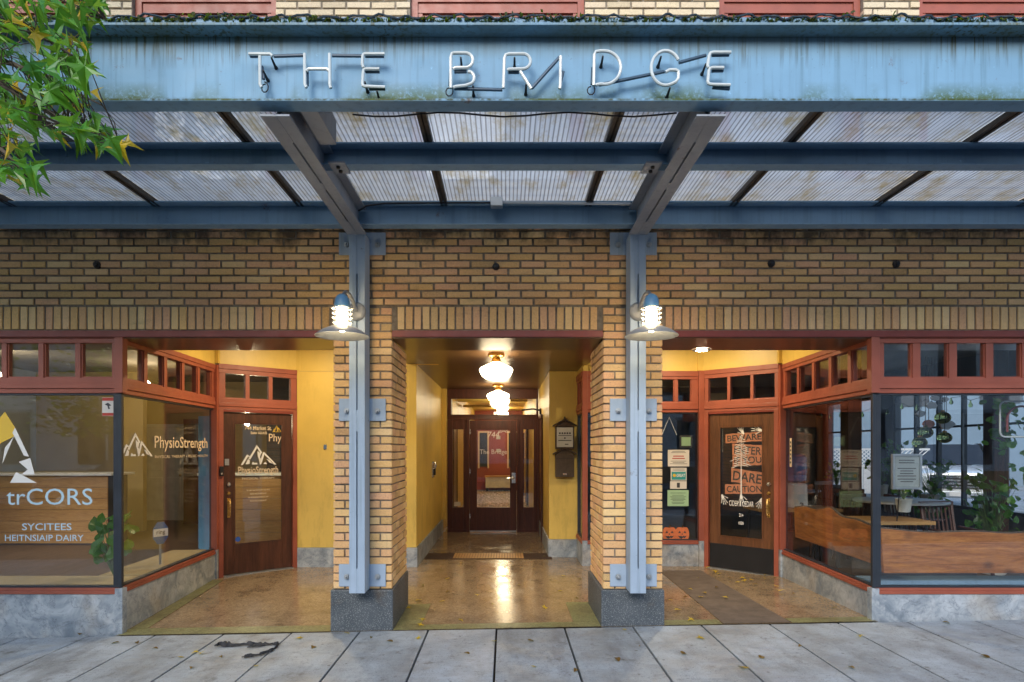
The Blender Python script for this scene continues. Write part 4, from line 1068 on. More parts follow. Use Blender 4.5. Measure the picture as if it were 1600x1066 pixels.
m = MB(); cx_, cz_ = ex(787), ez(676)
for i in range(9):
    q = R(180*i/8); p0 = (cx_ + .06*math.cos(q), cz_ + .045*math.sin(q)); p1 = (cx_ + .11*math.cos(q), cz_ + .075*math.sin(q)); nx, nz = -math.sin(q)*.006, math.cos(q)*.006
    m.prism([(p0[0]-nx, p0[1]-nz), (p0[0]+nx, p0[1]+nz), (p1[0]+nx, p1[1]+nz), (p1[0]-nx, p1[1]-nz)], .0245, .0235)
m.prism([(cx_ + .05*math.cos(R(q)), cz_ + .036*math.sin(R(q))) for q in range(0, 181, 20)] + [(cx_ + .035*math.cos(R(q)), cz_ + .022*math.sin(R(q))) for q in range(180, -1, -20)], .0245, .0235)
m.build('sun_print', 'vinyl', dd)
hx, hz = ex(802), ez(747)
MB().box(hx-.03, hx+.045, -.003, .0045, hz-.10, hz+.10).build('handle_plate', 'chrome', dd, bevel=.003)
MB().lathe([(0, -.05), (.030, -.045), (.034, -.01), (.036, -.003)], (hx-.01, 0, hz), 14, 'y').build('handle_rose', 'chrome', dd, True)
MB().tube([(hx-.01, -.05, hz), (hx-.05, -.058, hz), (hx-.12, -.05, hz-.005)], .012, 8).build('handle', 'chrome', dd, True)
for z in (.25, 1.1, 1.85): MB().box(a-.004, a+.012, -.006, .0045, z, z+.1).build('hinge', 'chrome', dd)
MB().box(ex(709.5), ex(719.5), .022, .0245, ez(791), ez(784.5)).build('notice_sticker', 'paper', en, mw=mwe)

# --- mailboxes, intercom, mats
def mailbox(zc, plate, label):
    d = 8.68; x, z = (881.5 - VX)/FPX*d, zc
    o = thing('mailbox', label, 'mailbox', (x, 3.43, z), 0, 'bronze mailboxes on the passage wall')
    w, h = .135, .19
    MB().box(-w, w, -.10, -.001, -h, h*.72).build('box_body', 'bronze', o, bevel=.006)
    MB().prism([(-w-.035, h*.70), (0, h*1.18), (w+.035, h*.70), (w+.035, h*.80), (0, h*1.30), (-w-.035, h*.80)], -.125, 0).build('lid', 'bronze', o, bevel=.003)
    MB().prism([(-w, h*.722), (w, h*.722), (0, h*1.16)], -.099, -.001).build('gable', 'bronze', o)
    MB().lathe([(0, .03), (.014, .022), (.016, 0), (.008, -.01)], (0, -.06, h*1.30), 10).build('finial', 'bronze', o, True)
    if plate:
        p_ = MB().box(-w*.86, w*.86, -.104, -.1005, -h*.86, h*.62).build('plate', 'plate', o)
        for i in range(5): MB().lathe([(0, -.003), (.013, -.003), (.013, 0)], (-.072 + .036*i, -.104, .035), 10, 'y').build('call_button', 'black', p_)
        MB().box(-.095, .095, -.106, -.1043, -.002, .006).box(-.095, .095, -.106, -.1043, -.075, -.066).build('slot', 'black', p_)
        MB().lathe([(0, -.003), (.012, -.003), (.012, 0)], (0, -.104, -.035), 10, 'y').build('keyhole', 'black', p_)
        MB().box(.0, .05, -.106, -.1043, -.13, -.118).build('print_line', 'ink', p_)
    else:
        MB().box(-.03, .03, -.104, -.1005, -h*.84, -h*.68).build('name_plate', 'chrome', o, bevel=.002)
        MB().box(-w*.9, w*.9, -.102, -.1004, h*.40, h*.43).build('slot', 'black', o)
mz = lambda py: EYE + (VY - py)/FPX*8.63
mailbox(mz(681), True, 'bronze gabled directory box with pale plate and row of buttons')
mailbox(mz(725), False, 'plain bronze gabled mailbox hanging under the directory box')
ic = thing('intercom', 'chrome and black intercom panel on the yellow passage wall', 'intercom', (-1.187, 4.45, 1.24))
MB().box(0, .02, -.08, .08, -.13, .13).build('plate', 'chrome', ic, bevel=.004)
MB().box(.02, .05, -.05, .05, -.09, .02).build('handset', 'black', ic, bevel=.006)
MB().tube([(.04, -.03, .0), (.06, -.04, .06), (.045, -.03, .12)], .012, 7).build('handle', 'chrome', ic, True)
MB().box(.0, .012, .16, .30, -.07, .07).build('sign_plate', 'plate', ic)
bx_ = thing('key_switch', 'small chrome key switch on the clinic recess yellow wall', 'switch', (-2.4, 2.70, 1.6))
MB().box(-.02, .02, -.008, -.0005, -.03, .03).build('plate', 'chrome', bx_)
mt = thing('door_mat', 'brown recessed door mat with pale ribbed bamboo centre in the passage', 'mat', (-.255, 3.48, .0))
MB().box(-.90, .92, -.22, .22, .0035, .012).build('border', 'mat_brown', mt, bevel=.002)
for i in range(26): MB().box(-.50 + .0392*i, -.50 + .0392*i + .033, -.205, .205, .0125, .0175).build('slat', 'wood_plank', mt)

# ================================================================== lamps
def pendant(x, y, zc, label, glow='globe'):
    o = thing('ceiling_lamp', label, 'lamp', (x, y, zc), 0, 'schoolhouse globe lamps')
    MB().lathe([(0, 0), (.095, 0), (.10, -.012), (.098, -.035), (.06, -.050), (.045, -.055)], n=24).build('canopy_mount', 'brass', o, True)
    MB().lathe([(.045, -.050), (.050, -.075), (.062, -.09), (.060, -.105), (.045, -.11)], n=24).build('collar', 'brass', o, True)
    MB().lathe([(.052, -.108), (.075, -.125), (.13, -.145), (.185, -.172), (.198, -.195), (.190, -.22), (.165, -.27), (.13, -.295), (.07, -.312), (0, -.316)], n=32).build('globe', glow, o, True)
    MB().tube([(.0, -.10, -.06), (.0, -.10, .0)], .005, 6).build('screw', 'brass', o)
pendant(-.112, 1.82, 2.703, 'lit white globe lamp on the passage ceiling nearest the street')
pendant(-.13, 5.20, 2.703, 'lit white globe lamp on the passage ceiling just before the entrance door')
pendant(-.10, 8.3, 2.87, 'lit white globe lamp inside the lobby behind the transom')
def wall_lamp(x, label):
    o = thing('wall_lamp', label, 'lamp', (x, -.205, 2.73), 0, 'caged wall lamps on the canopy posts')
    lx, lz = 0, -.13
    MB().lathe([(0, -.035), (.05, -.034), (.068, -.026), (.078, -.012), (.078, -.001)], (0, 0, 0), 28, 'y').build('back_plate', 'shade', o, True)
    MB().tube([(0, -.03, 0), (0, -.12, .055), (0, -.24, .085), (0, -.36, .075), (0, -.43, .035)], .014, 10).build('arm', 'shade', o, True)
    Y = -.455
    MB().lathe([(0, .118), (.022, .115), (.042, .100), (.054, .075), (.058, .040), (.058, .018), (.05, .014)], (0, Y, -.085), 24).build('cap', 'capblue', o, True)
    MB().lathe([(.036, .015), (.040, -.02), (.040, -.11), (.034, -.118)], (0, Y, -.085), 24).build('glass_jar', 'lampglass', o, True)
    m = MB()
    for zz, rr in ((.008, .078), (-.028, .075), (-.062, .077), (-.098, .073)):
        m.tube([(rr*math.cos(R(q)), Y + rr*math.sin(R(q)), -.085 + zz) for q in range(0, 360, 15)], .0052, 6, True)
    for q in range(30, 390, 60):
        m.tube([(.064*math.cos(R(q)), Y + .064*math.sin(R(q)), -.075), (.066*math.cos(R(q)), Y + .066*math.sin(R(q)), -.205)], .0034, 5)
        m.tube([(.058*math.cos(R(q)), Y + .058*math.sin(R(q)), -.080), (.078*math.cos(R(q)), Y + .078*math.sin(R(q)), -.078)], .0034, 5)
    m.build('cage', 'shade', o, True)
    MB().lathe([(.042, -.117), (.060, -.122), (.085, -.135), (.15, -.165), (.198, -.200), (.204, -.208), (.196, -.204), (.148, -.172), (.084, -.142), (.050, -.130)], (0, Y, -.085), 40).build('lamp_shade', 'shade', o, True)
    MB().lathe([(0, -.175), (.022, -.168), (.032, -.150), (.026, -.130), (.02, -.122)], (0, Y, -.085), 16).build('bulb', 'bulb', o, True)
wall_lamp(BX[0], 'lit caged wall lamp with wide shade on the post nearest the clinic')
wall_lamp(BX[1], 'lit caged wall lamp with wide shade on the post nearest the bar')
def downlight(x, y, z, label, lens='downlight'):
    o = thing('downlight', label, 'lamp', (x, y, z), 0, 'round downlights of the entrance recesses')
    MB().lathe([(.055, -.012), (.085, -.010), (.092, -.001)], n=24).build('trim_ring', 'white', o, True)
    MB().lathe([(0, -.0135), (.054, -.0125)], n=24).build('lens', lens, o)
downlight(1.92, .60, 2.547, 'lit round downlight under the lintel of the bar recess', 'downlight_dim')
downlight(-2.3, 1.55, 3.051, 'lit round downlight in the clinic recess ceiling')
downlight(2.2, 1.75, 3.051, 'lit round downlight in the bar recess ceiling')

# ================================================================== rooms behind the glass
def room_floor(pts, name, mat):
    m = MB(); m.poly([(x, y, -.004) for x, y in pts]); return tag(m.build(name, mat), kind='structure')
room_floor([(-9, .08), (LC[0] - .02, .08), (LB[0] - .03, LB[1] + .05), (LD[0], LD[1] + .08), (-1.29, 2.78), (-1.29, 8), (-9, 8)], 'clinic_floor', 'wfloor')
room_floor([(7.4, .08), (7.4, 9), (1.12, 9), (1.12, 3.5), (1.12, 2.86), (RD[0], RD[1] + .1), (RB[0] + .03, RB[1] + .05), (RC[0] + .02, .08)], 'bar_floor', 'wfloor')
room_floor([(-1.187, 6.12), (.633, 6.12), (.64, 17.8), (-1.19, 17.8)], 'lobby_floor', 'lobbytile')
def wall_thing(label, boxes, mat, name='interior_wall'):
    o = thing(name, label, 'wall')
    m = MB()
    for b in boxes: m.box(*b)
    m.build('plaster', mat, o); return o
wl = wall_thing('tan painted back wall inside the physiotherapy clinic', [(-9, -1.30, 7.9, 8.0, 0, 3.05), (-9, -6.95, 6.2, 6.32, 0, 3.05)], 'tan_wall')
wall_thing('tan side wall of the physiotherapy clinic room', [(-9.1, -9.0, .1, 8.0, -.3, 3.05)], 'grey_wall')
wall_thing('yellow lobby wall behind the entrance sidelight', [(-1.30, -1.19, 6.21, 17.8, 0, 3.05), (.64, 1.1, 6.21, 17.8, 0, 3.05)], 'yellow')
tag(MB().box(-1.3, 1.1, 9.205, 17.9, 3.053, 3.2).build('lobby_ceiling', 'yellow'), kind='structure')
lw = wall_thing('red lobby end wall seen through the entrance door', [(-1.189, .639, 17.7, 17.8, 0, 3.05)], 'redwall')
for x0, x1 in ((-1.0, -.70), (.12, .55)):
    d_ = MB().box(x0, x1, 17.66, 17.699, .9, 2.2).build('window', 'gasket', lw); MB().box(x0 - .06, x0 - .001, 17.64, 17.699, .84, 2.26).box(x1 + .001, x1 + .06, 17.64, 17.699, .84, 2.26).box(x0, x1, 17.64, 17.699, 2.201, 2.26).build('frame', 'vinyl_cream', d_)
for z_ in (1.45, 1.95): MB().box(-.36, -.20, 17.67, 17.699, z_, z_ + .13).build('wall_sign', 'plate', lw)
bn = thing('lobby_bench', 'pale box bench at the far end of the lobby', 'bench', (-.2, 17.3, 0))
MB().box(-.55, .55, -.25, .25, .12, .52).build('box_body', 'plate', bn, bevel=.01); MB().box(-.58, .58, -.28, .28, .521, .57).build('seat', 'wood_plank', bn, bevel=.01)
for sx in (-.5, .5): MB().box(sx - .04, sx + .04, -.2, .2, 0, .119).build('foot', 'black', bn)
for y_, sx in ((8.0, -1), (11.5, 1), (13.5, -1), (15, 1)):
    X_ = -1.189 if sx < 0 else .639
    sd_ = MB().box(*sorted((X_, X_ - sx*.03)), y_, y_ + .9, 0.001, 2.05).build('side_door', 'wood_red', lw)
    MB().box(*sorted((X_, X_ - sx*.05)), y_ - .08, y_ - .001, 0.001, 2.13).box(*sorted((X_, X_ - sx*.05)), y_ + .901, y_ + .98, 0.001, 2.13).box(*sorted((X_, X_ - sx*.05)), y_, y_ + .9, 2.051, 2.13).build('door_frame', 'wood_dark', sd_)
m = MB()
for y in (8.8, 9.1, 11): m.tube([(-1.15, y, 2.74), (-.4, y, 2.74), (-.4, y, 2.9), (.6, y + .1, 2.9)], .035, 8)
m.build('pipe', 'yellow', lw, True)
pendant(-.10, 13.2, 3.05, 'added globe lamp brightening the lobby halfway down', 'globe_added')  # unseen lamp, added to light the deep lobby
pendant(-.10, 16.2, 3.05, 'added globe lamp brightening the far end of the lobby', 'globe_added')  # second added lamp, brightens the red end wall
# clinic contents
dw = thing('panel_door', 'white four panel interior door inside the clinic', 'door', (-7.48, 7.895, 0))
MB().box(-.42, .42, -.04, 0, .01, 2.04).build('leaf', 'white', dw, bevel=.004)
for xx in (-.20, .20):
    for z0, z1 in ((.25, .95), (1.10, 1.88)):
        MB().box(xx - .15, xx + .15, -.052, -.0405, z0, z1).build('panel', 'white', dw, bevel=.011)
MB().box(-.50, -.425, -.06, 0, 0, 2.12).box(.425, .50, -.06, 0, 0, 2.12).box(-.424, .424, -.06, 0, 2.045, 2.12).build('frame', 'white', dw)
MB().lathe([(0, -.07), (.028, -.06), (.03, -.045), (.014, -.04)], (.35, 0, 1.0), 12, 'y').build('knob', 'brass', dw, True)
dk = thing('panel_door', 'dark wooden door with frame beside the white clinic door', 'door', (-6.42, 7.3, 0))
MB().box(-.35, .38, 0, .05, 0, 2.2).build('leaf', 'wood_dark', dk, bevel=.004)
MB().box(-.25, .28, -.012, -.0005, .2, .95).box(-.25, .28, -.012, -.0005, 1.1, 2.0).build('panel', 'wood_dark', dk, bevel=.005)
ct = thing('reception_counter', 'wooden plank reception counter with white top inside the clinic', 'counter', (-4.2, 4.6, 0))
for i in range(6): MB().box(-.75, 2.6, -.02, 0, .02 + .185*i, .02 + .185*i + .180).build('plank', 'wood_plank', ct, bevel=.003)
MB().box(-.75, 2.6, .0005, .5, .0, 1.13).build('carcass', 'dark_wall', ct)
MB().box(-.85, 2.7, -.08, .55, 1.135, 1.175).build('counter_top', 'white', ct, bevel=.006)
c2_ = copy_tree(ct); c2_.location = (-9.15, 4.6, 0); c2_['label'] = 'wooden plank counter with white top behind the clinic display window'
ct['group'] = c2_['group'] = 'plank counters in the clinic'
bb = thing('tile_wall', 'black tiled back wall above the clinic counter', 'wall', (-3.6, 7.0, 0))
MB().box(-1.3, 2.5, 0, .1, 1.0, 3.04).build('board', 'black', bb)
for i in range(13):
    for j in range(7): MB().box(-1.29 + .29*i, -1.29 + .29*i + .28, -.008, -.0005, 1.3 + .14*j, 1.3 + .14*j + .132).build('tile', 'dark_wall', bb)
lg = thing('ledge', 'pale wood display ledge inside the clinic windows', 'ledge')
MB().box(-7, LC[0] - .09, .10, .55, .30, .34).build('board', 'tan_wall', lg)
mwz, Lz = frame(LC, LB)
MB().box(.56, Lz, .09, .50, .30, .345).build('board', 'tan_wall', lg, mw=mwz)
pd = thing('ceiling_lamp', 'lit round pendant lamp inside the clinic', 'lamp', (-6.2, 5.0, 3.05))
MB().tube([(0, 0, 0), (0, 0, -.30)], .008, 6).build('cord', 'black', pd)
MB().lathe([(0, -.30), (.06, -.31), (.10, -.35), (.11, -.40), (.08, -.46), (0, -.48)], n=24).build('globe', emit('lit_clinic_globe', (1, .82, .55), 20), pd, True)
pd2 = copy_tree(pd); pd2.location = (-7.6, 3.6, 3.05); pd2['label'] = 'lit round pendant lamp over the far end of the clinic counter'
pd3 = thing('ceiling_lamp', 'small bare bulb hanging low behind the clinic door glass', 'lamp', (-3.83, 3.6, 3.05))
MB().tube([(0, 0, 0), (0, 0, -1.02)], .006, 6).build('cord', 'black', pd3)
MB().lathe([(.014, -1.02), (.02, -1.05), (.036, -1.09), (.03, -1.12), (0, -1.13)], n=14).build('bulb', emit('lit_bare_bulb', (1, .82, .5), 260), pd3, True)
for o_ in (pd, pd2, pd3): o_['group'] = 'pendant lamps inside the clinic'
bs = thing('banner_stand', 'blue roll-up banner standing behind the clinic return window', 'banner', (-4.25, 3.35, 0), R(-25))
MB().box(-.25, .25, 0, .004, .12, 2.05).build('banner', plain('banner_blue', (.16, .42, .62), .6), bs)
MB().box(-.28, .28, -.06, .10, .0, .11).build('base', 'zinc', bs, bevel=.01)
MB().tube([(0, .03, .1), (0, .03, 2.04)], .010, 6).build('pole', 'zinc', bs)
MB().box(.12, .2, -.003, -.0005, 1.0, 1.22).build('tag', 'paper', bs)

def leaf_outline(kind):
    if kind == 'star':
        pts = []
        lobes = [(-62, .62), (-18, .88), (90-78, 0), ]
        spec = [(-90, .10), (-66, .20), (-48, .62), (-30, .30), (-14, .34), (8, .95), (24, .46), (48, .40), (76, .62), (90, 1.12), (104, .62), (132, .40), (156, .46), (172, .95), (194, .34), (210, .30), (228, .62), (246, .20)]
        return [(r_*math.cos(R(a)), r_*math.sin(R(a)) + .1) for a, r_ in spec]
    return [(.0, -.5), (.35, -.62), (.62, -.35), (.62, .05), (.42, .48), (.16, .82), (0, 1.05), (-.16, .82), (-.42, .48), (-.62, .05), (-.62, -.35), (-.35, -.62)]
def leaf_mesh(name, kind, mat, s, fold=.22, curl=.25, petiole=.5, seed=0):
    rg = random.Random(seed); m = MB(); pts = leaf_outline(kind); n = len(pts)
    m.v = [(0, 0, 0)] + [(x*s, y*s, (fold*abs(x) - curl*y*y*.5 + rg.uniform(-.05, .05))*s) for x, y in pts]
    m.f = [(0, 1+i, 1+(i+1) % n) for i in range(n)]
    if petiole:
        b = len(m.v); y0 = pts[0][1]
        m.v += [(-.02*s, y0*s, 0), (.02*s, y0*s, 0), (.015*s, (y0-petiole)*s, .10*s), (-.015*s, (y0-petiole)*s, .10*s)]
        m.f.append((b, b+1, b+2, b+3))
    me = bpy.data.meshes.new(name); me.from_pydata(m.v, [], m.f); me.materials.append(M[mat]); return me

def house_plant(label, loc, n, spread, height, size, pot=None, trail=None, seed=1):
    rg = random.Random(seed); o = thing('house_plant', label, 'plant', loc)
    meshes = [leaf_mesh('leaf', 'heart', 'houseplant', size*k, .25, .3, 0, seed+i) for i, k in enumerate((.8, 1, 1.2))]
    if pot:
        MB().lathe([(0, 0), (pot*.72, 0), (pot*.78, .01), (pot, pot*1.7), (pot*1.05, pot*1.75), (pot*.9, pot*1.7), (0, pot*1.6)], n=18).build('pot', 'plate', o, True)
    base = Vector((0, 0, (pot or 0)*1.6))
    st_ = MB()
    for i in range(n):
        a = rg.uniform(0, 6.28); rr = spread*math.sqrt(rg.random()); h = height*rg.uniform(.25, 1)
        tip = base + (Vector(trail)*rg.random() + Vector((rg.gauss(0, spread), rg.gauss(0, spread*.6), rg.gauss(0, spread))) if trail else Vector((rr*math.cos(a), rr*math.sin(a), h)))
        l = link('leaf', rg.choice(meshes), o)
        l.location = tip; l.rotation_euler = (rg.uniform(.5, 1.5), rg.uniform(-.6, .6), rg.uniform(-1.2, 1.2))
        mid = (base + tip)/2 + Vector((0, 0, height*.12))
        if not trail: st_.tube([base, mid, tip], [.004, .003, .002], 4)
    if trail: st_.tube([base + Vector(trail)*q/8 + Vector((.03*math.sin(q*2), .02*math.cos(q*1.3), 0)) for q in range(9)], .004, 5)
    st_.build('stem', 'stem', o); return o
house_plant('leafy green house plant on the ledge behind the clinic corner glass', (-3.76, .48, .36), 26, .17, .58, .080, None, None, 5)
# ------------------------------------------------ bar
side = thing('bar_side_wall', 'dark side wall of the bar with tall steel framed windows', 'wall')
SW = [(.25, 1.9), (2.2, 3.7), (3.9, 6.15), (6.75, 8.5)]
zs0, zs1 = .60, 2.62
m = MB().box(7.4, 7.55, .02, 9.2, -.6, zs0).box(7.4, 7.55, .02, 9.2, zs1, 3.6); prev = .02
for a, b in SW: m.box(7.4, 7.55, prev, a, zs0, zs1); prev = b
m.box(7.4, 7.55, prev, 9.2, zs0, zs1); m.build('plaster', 'dark_wall', side)
for a, b in SW:
    n = max(2, round((b-a)/.56)); w = link('window', MB().box(7.41, 7.50, a, a+.04, zs0, zs1).box(7.41, 7.50, b-.04, b, zs0, zs1).box(7.41, 7.50, a+.0405, b-.0405, zs0, zs0+.05).box(7.41, 7.50, a+.0405, b-.0405, zs1-.05, zs1).mesh('window', 'gasket'), side)
    for i in range(1, n): MB().box(7.42, 7.49, a+(b-a)*i/n-.022, a+(b-a)*i/n+.022, zs0+.051, zs1-.051).build('mullion', 'gasket', w)
    for i in range(n): MB().box(7.425, 7.485, a+(b-a)*i/n+.0405, a+(b-a)*(i+1)/n-.0405, 1.93, 1.965).build('glazing_bar', 'gasket', w)
    for i in range(n): MB().box(7.452, 7.458, a+(b-a)*i/n+.023, a+(b-a)*(i+1)/n-.023, zs0+.05, zs1-.05).build('pane', 'glass_in', w)
wall_thing('dark back wall of the cider bar', [(1.1, 7.4, 9.0, 9.1, 0, 3.05), (1.10, 1.115, 3.54, 9.0, 0, 3.05)], 'dark_wall')
cl = thing('timber_column', 'dark timber column standing inside the bar', 'column', (6.85, 3.1, 0)); MB().box(-.10, .10, -.10, .10, 0, 3.05).build('shaft', 'wood_dark', cl, bevel=.01)
MB().box(-.17, .17, -.17, .17, 0.001, .12).build('base_block', 'wood_dark', cl, bevel=.01)
c2 = copy_tree(cl); c2.location = (5.0, 3.4, 0); c2['label'] = 'dark timber column behind the bar return window'
cl['group'] = c2['group'] = 'timber columns in the bar'
# live edge slabs in the windows
def slab(name, label, mw, x0, x1, z0, ztop, seed, taper=.03):
    rg = random.Random(seed); o = thing(name, label, 'plank'); n = 26; top = []
    for i in range(n+1):
        q = i/n; top.append((x0 + (x1-x0)*q + taper*(.0 if 0 < i < n else 0), ztop + .018*math.sin(q*7 + seed) + .012*math.sin(q*19 + seed) + .03*math.exp(-((q-.52)/.07)**2) - .035*max(0, q-.6)))
    outline = [(x0 + taper, z0), (x1, z0)] + top[::-1]
    MB().prism(outline, .085, .125).build('board', 'wood_slab', o, mw=mw, bevel=.006)
    MB().prism([(a, b + .012) for a, b in top] + [(a, b - .006) for a, b in top[::-1]], .092, .118).build('bark_edge', 'bark', o, mw=mw)
slab('live_edge_plank', 'live edge cedar plank standing behind the bar front window', mwR, .11, 2.9, .455, .83, 2)
slab('live_edge_plank', 'live edge cedar plank standing behind the bar return window', mwRr, .12, 1.86, .52, .90, 5)
bl = thing('window_ledge', 'blue grey painted ledge inside the bar front window', 'ledge'); MB().box(RC[0] + .06, 7.35, .20, .42, .30, .37).build('board', 'steel', bl)
# hanging glass floats and shells
fl_ = thing('hanging_mobile', 'hanging mobile of glass floats and shells in the bar window', 'mobile', (0, 0, 0))
t = NT('green_float_glass')
g_ = t.n('ShaderNodeBsdfGlass'); t.set(g_.inputs[0], (.72, .80, .52)); g_.inputs['Roughness'].default_value = .03; g_.inputs['IOR'].default_value = 1.3
M['floatglass'] = t.surf(g_.outputs[0])
fd = 6.0
for (px, py, r_) in ((1473, 653, 11), (1446, 676, 10.5), (1437, 692, 10.5), (1476, 684, 10)):
    c = at(px, py, fd); rr = r_/FPX*fd
    f = MB().lathe([(0, rr*.86)] + [(rr*math.sin(R(a)), rr*.86*math.cos(R(a))) for a in range(15, 180, 15)] + [(0, -rr*.86)], tuple(c), 20).build('glass_float', 'floatglass', fl_, True)
    MB().tube([c + Vector((0, 0, rr*.8)), Vector((c.x, c.y, 2.5))], .003, 4).build('string', 'black', f)
    MB().lathe([(0, .02), (.018, .015), (.02, 0)], (c.x, c.y, c.z + rr*.84), 8).build('knot', 'leaf_brown', f)
for (px, py, r_) in ((1452, 662, 10), (1480, 663, 12), (1457, 634, 9), (1440, 646, 8), (1477, 624, 6), (1462, 622, 7)):
    c = at(px, py, fd + .05); rr = r_/FPX*fd; rg = random.Random(px)
    f = MB().prism([(c.x + rr*math.cos(R(a))*rg.uniform(.8, 1.2), c.z + rr*.62*math.sin(R(a))*rg.uniform(.7, 1.2)) for a in range(0, 360, 40)], c.y, c.y + .02).build('shell', 'tape' if py == 662 else 'zinc', fl_, bevel=.004)
    MB().tube([c + Vector((0, .01, rr*.3)), Vector((c.x, c.y + .01, 2.5))], .003, 4).build('string', 'black', f)
# frames, sign, furniture
pf = thing('framed_notice', 'framed typeset notice leaning in the bar front window', 'frame', tuple(at(1416, 737, 5.9)))
w, h = .125, .155
MB().box(-w, w, -.006, 0, -h, h).build('sheet', plain('aged_paper', (.26, .30, .30), .7), pf)
for a in ((-w-.02, -w, -h-.02, h+.02), (w, w+.02, -h-.02, h+.02), (-w, w, h, h+.02), (-w, w, -h-.02, -h)): MB().box(a[0], a[1], -.02, .01, a[2], a[3]).build('frame_bar', 'zinc', pf)
lines(pf, w*2, h*2, (.36, .28, .1, .02, -.06, -.14, -.24, -.32), 'ink', .40, .014)
for ob in pf.children:
    if ob.name.startswith('print_lines'): ob.location.y = -.0065
MB().tube([(0, .02, -h), (0, .10, -h - .02), (0, .14, -h-.35)], .006, 5).build('easel_leg', 'black', pf)
ns = thing('tube_sign', 'unlit tube sign with white rounded border hanging in the bar window', 'sign', tuple(at(1597, 655, 5.55)))
def rrect(w, h, r_, n=6): return [(sx*(w-r_) + r_*math.cos(R(a)), sz*(h-r_) + r_*math.sin(R(a))) for sx, sz, a0 in ((1,1,0),(-1,1,90),(-1,-1,180),(1,-1,270)) for a in [a0 + 90*i/n for i in range(n+1)]]
MB().tube([(x, 0, z) for x, z in rrect(.205, .165, .05)], .008, 8, True).build('border_tube', 'tube', ns, True)
MB().tube([(-.13 + .0*i, .01, -.12) for i in range(1)] + [(-.13, .01, -.10), (-.13, .01, .0)] + [(.13*math.cos(R(a)), .01, .0 + .12*math.sin(R(a))) for a in range(170, -1, -15)] + [(.13, .01, -.1)], .010, 8).build('arch_tube', plain('dull_red_tube', (.22, .05, .04), .3), ns, True)
MB().tube([(0, 0, .165), (0, .01, .60)], .003, 4).build('chain', 'black', ns)
house_plant('trailing pothos vine climbing beside the tube sign in the bar', tuple(at(1568, 625, 6.1)), 48, .085, .1, .052, None, (.10, .1, -.52), 9)
house_plant('trailing pothos vine above the live edge plank at bar corner', tuple(at(1612, 680, 6.3)), 34, .14, .1, .05, None, (.0, .1, -.7), 19)
house_plant('small green potted plant on the bar table by the corner glass', tuple(at(1412, 800, 6.4) + Vector((0, 0, .0))), 26, .12, .25, .040, .08, None, 12)
house_plant('bright green potted plant under the side window of the bar', tuple(at(1455, 800, 9.2)), 60, .38, .55, .05, .16, None, 14)
house_plant('tall green potted plant at the window end of the bar', tuple(at(1395, 800, 9.8)), 60, .25, .9, .055, .16, None, 15)
house_plant('low bushy green plant on the bar floor between the columns and side windows', (6.5, 4.0, 0), 70, .34, .80, .055, .17, None, 31)
house_plant('spreading green plant on the round table by the side windows', (6.2, 4.6, .81), 40, .26, .42, .045, .10, None, 33)
house_plant('green potted plant at the far bar window', (6.9, 7.2, .62), 40, .22, .5, .055, .12, None, 16)
house_plant('dark bushy potted plant beside the timber column in the bar', (6.15, 2.3, 0), 90, .28, .95, .06, .18, None, 17)
def round_table(x, y, r_, h, label, mat='zinc'):
    o = thing('table', label, 'table', (x, y, 0), 0, 'tables in the bar')
    MB().lathe([(0, h), (r_-.01, h), (r_, h-.01), (r_, h-.025), (r_-.02, h-.03), (0, h-.03)], n=32).build('table_top', mat, o, True)
    MB().lathe([(.035, h-.031), (.03, .06), (.05, .03), (.22, .02), (.23, .0)], n=16).build('pedestal', 'black', o, True)
round_table(4.75, 1.95, .50, .96, 'round metal topped bar table nearest the front window')
round_table(6.2, 4.6, .55, .80, 'round metal topped table by the side windows')
round_table(5.6, 6.4, .5, .78, 'round metal topped table deep inside the bar')
def bar_table(x, y, label):
    o = thing('table', label, 'table', (x, y, 0), 0, 'tables in the bar')
    MB().box(-.55, .55, -.28, .28, .74, .78).build('table_top', 'wood_plank', o, bevel=.005)
    for sx in (-1, 1):
        for sy in (-1, 1): MB().tube([(sx*.48, sy*.22, .74), (sx*.52, sy*.24, 0)], .014, 6).build('leg', 'black', o)
bar_table(4.15, 1.55, 'narrow wooden bar table behind the corner glass'); bar_table(3.9, 2.9, 'wooden table carrying the water cooler')
def chair(x, y, rz, label):
    o = thing('chair', label, 'chair', (x, y, 0), rz, 'dark slatted chairs in the bar')
    MB().box(-.23, .23, -.22, .22, .43, .47).build('seat', 'wood_dark', o, bevel=.008)
    for sx in (-1, 1):
        MB().tube([(sx*.20, -.20, .43), (sx*.22, -.22, 0)], .018, 6).build('leg', 'wood_dark', o)
        MB().tube([(sx*.20, .20, 0), (sx*.20, .20, .45), (sx*.20, .28, .95)], .018, 6).build('leg', 'wood_dark', o)
        MB().tube([(sx*.24, -.20, .45), (sx*.25, -.20, .66), (sx*.25, .22, .68)], .016, 6).build('armrest', 'wood_dark', o)
    for i in range(7): MB().tube([(-.165 + .055*i, .205, .48), (-.165 + .055*i, .275, .92)], .011, 5).build('slat', 'wood_dark', o)
    MB().box(-.22, .22, .262, .30, .90, .97).build('top_rail', 'wood_dark', o, bevel=.008)
chair(5.0, 1.35, R(10), 'dark slatted armchair close behind the bar front window'); chair(4.55, 3.0, R(200), 'dark slatted armchair nearest the bar return window'); chair(5.3, 4.1, R(160), 'dark slatted armchair by the middle of the bar')
chair(5.4, 2.6, R(100), 'dark slatted armchair beside the round front table'); chair(6.0, 5.6, R(20), 'dark slatted armchair deep in the bar near the side window')
wc = thing('water_cooler', 'blue water bottle dispenser standing on a bar table', 'water cooler', (3.95, 2.9, .785))
MB().lathe([(0, 0), (.15, 0), (.155, .02), (.15, .30), (.12, .32), (.05, .33)], n=24).build('crock', 'plate', wc, True)
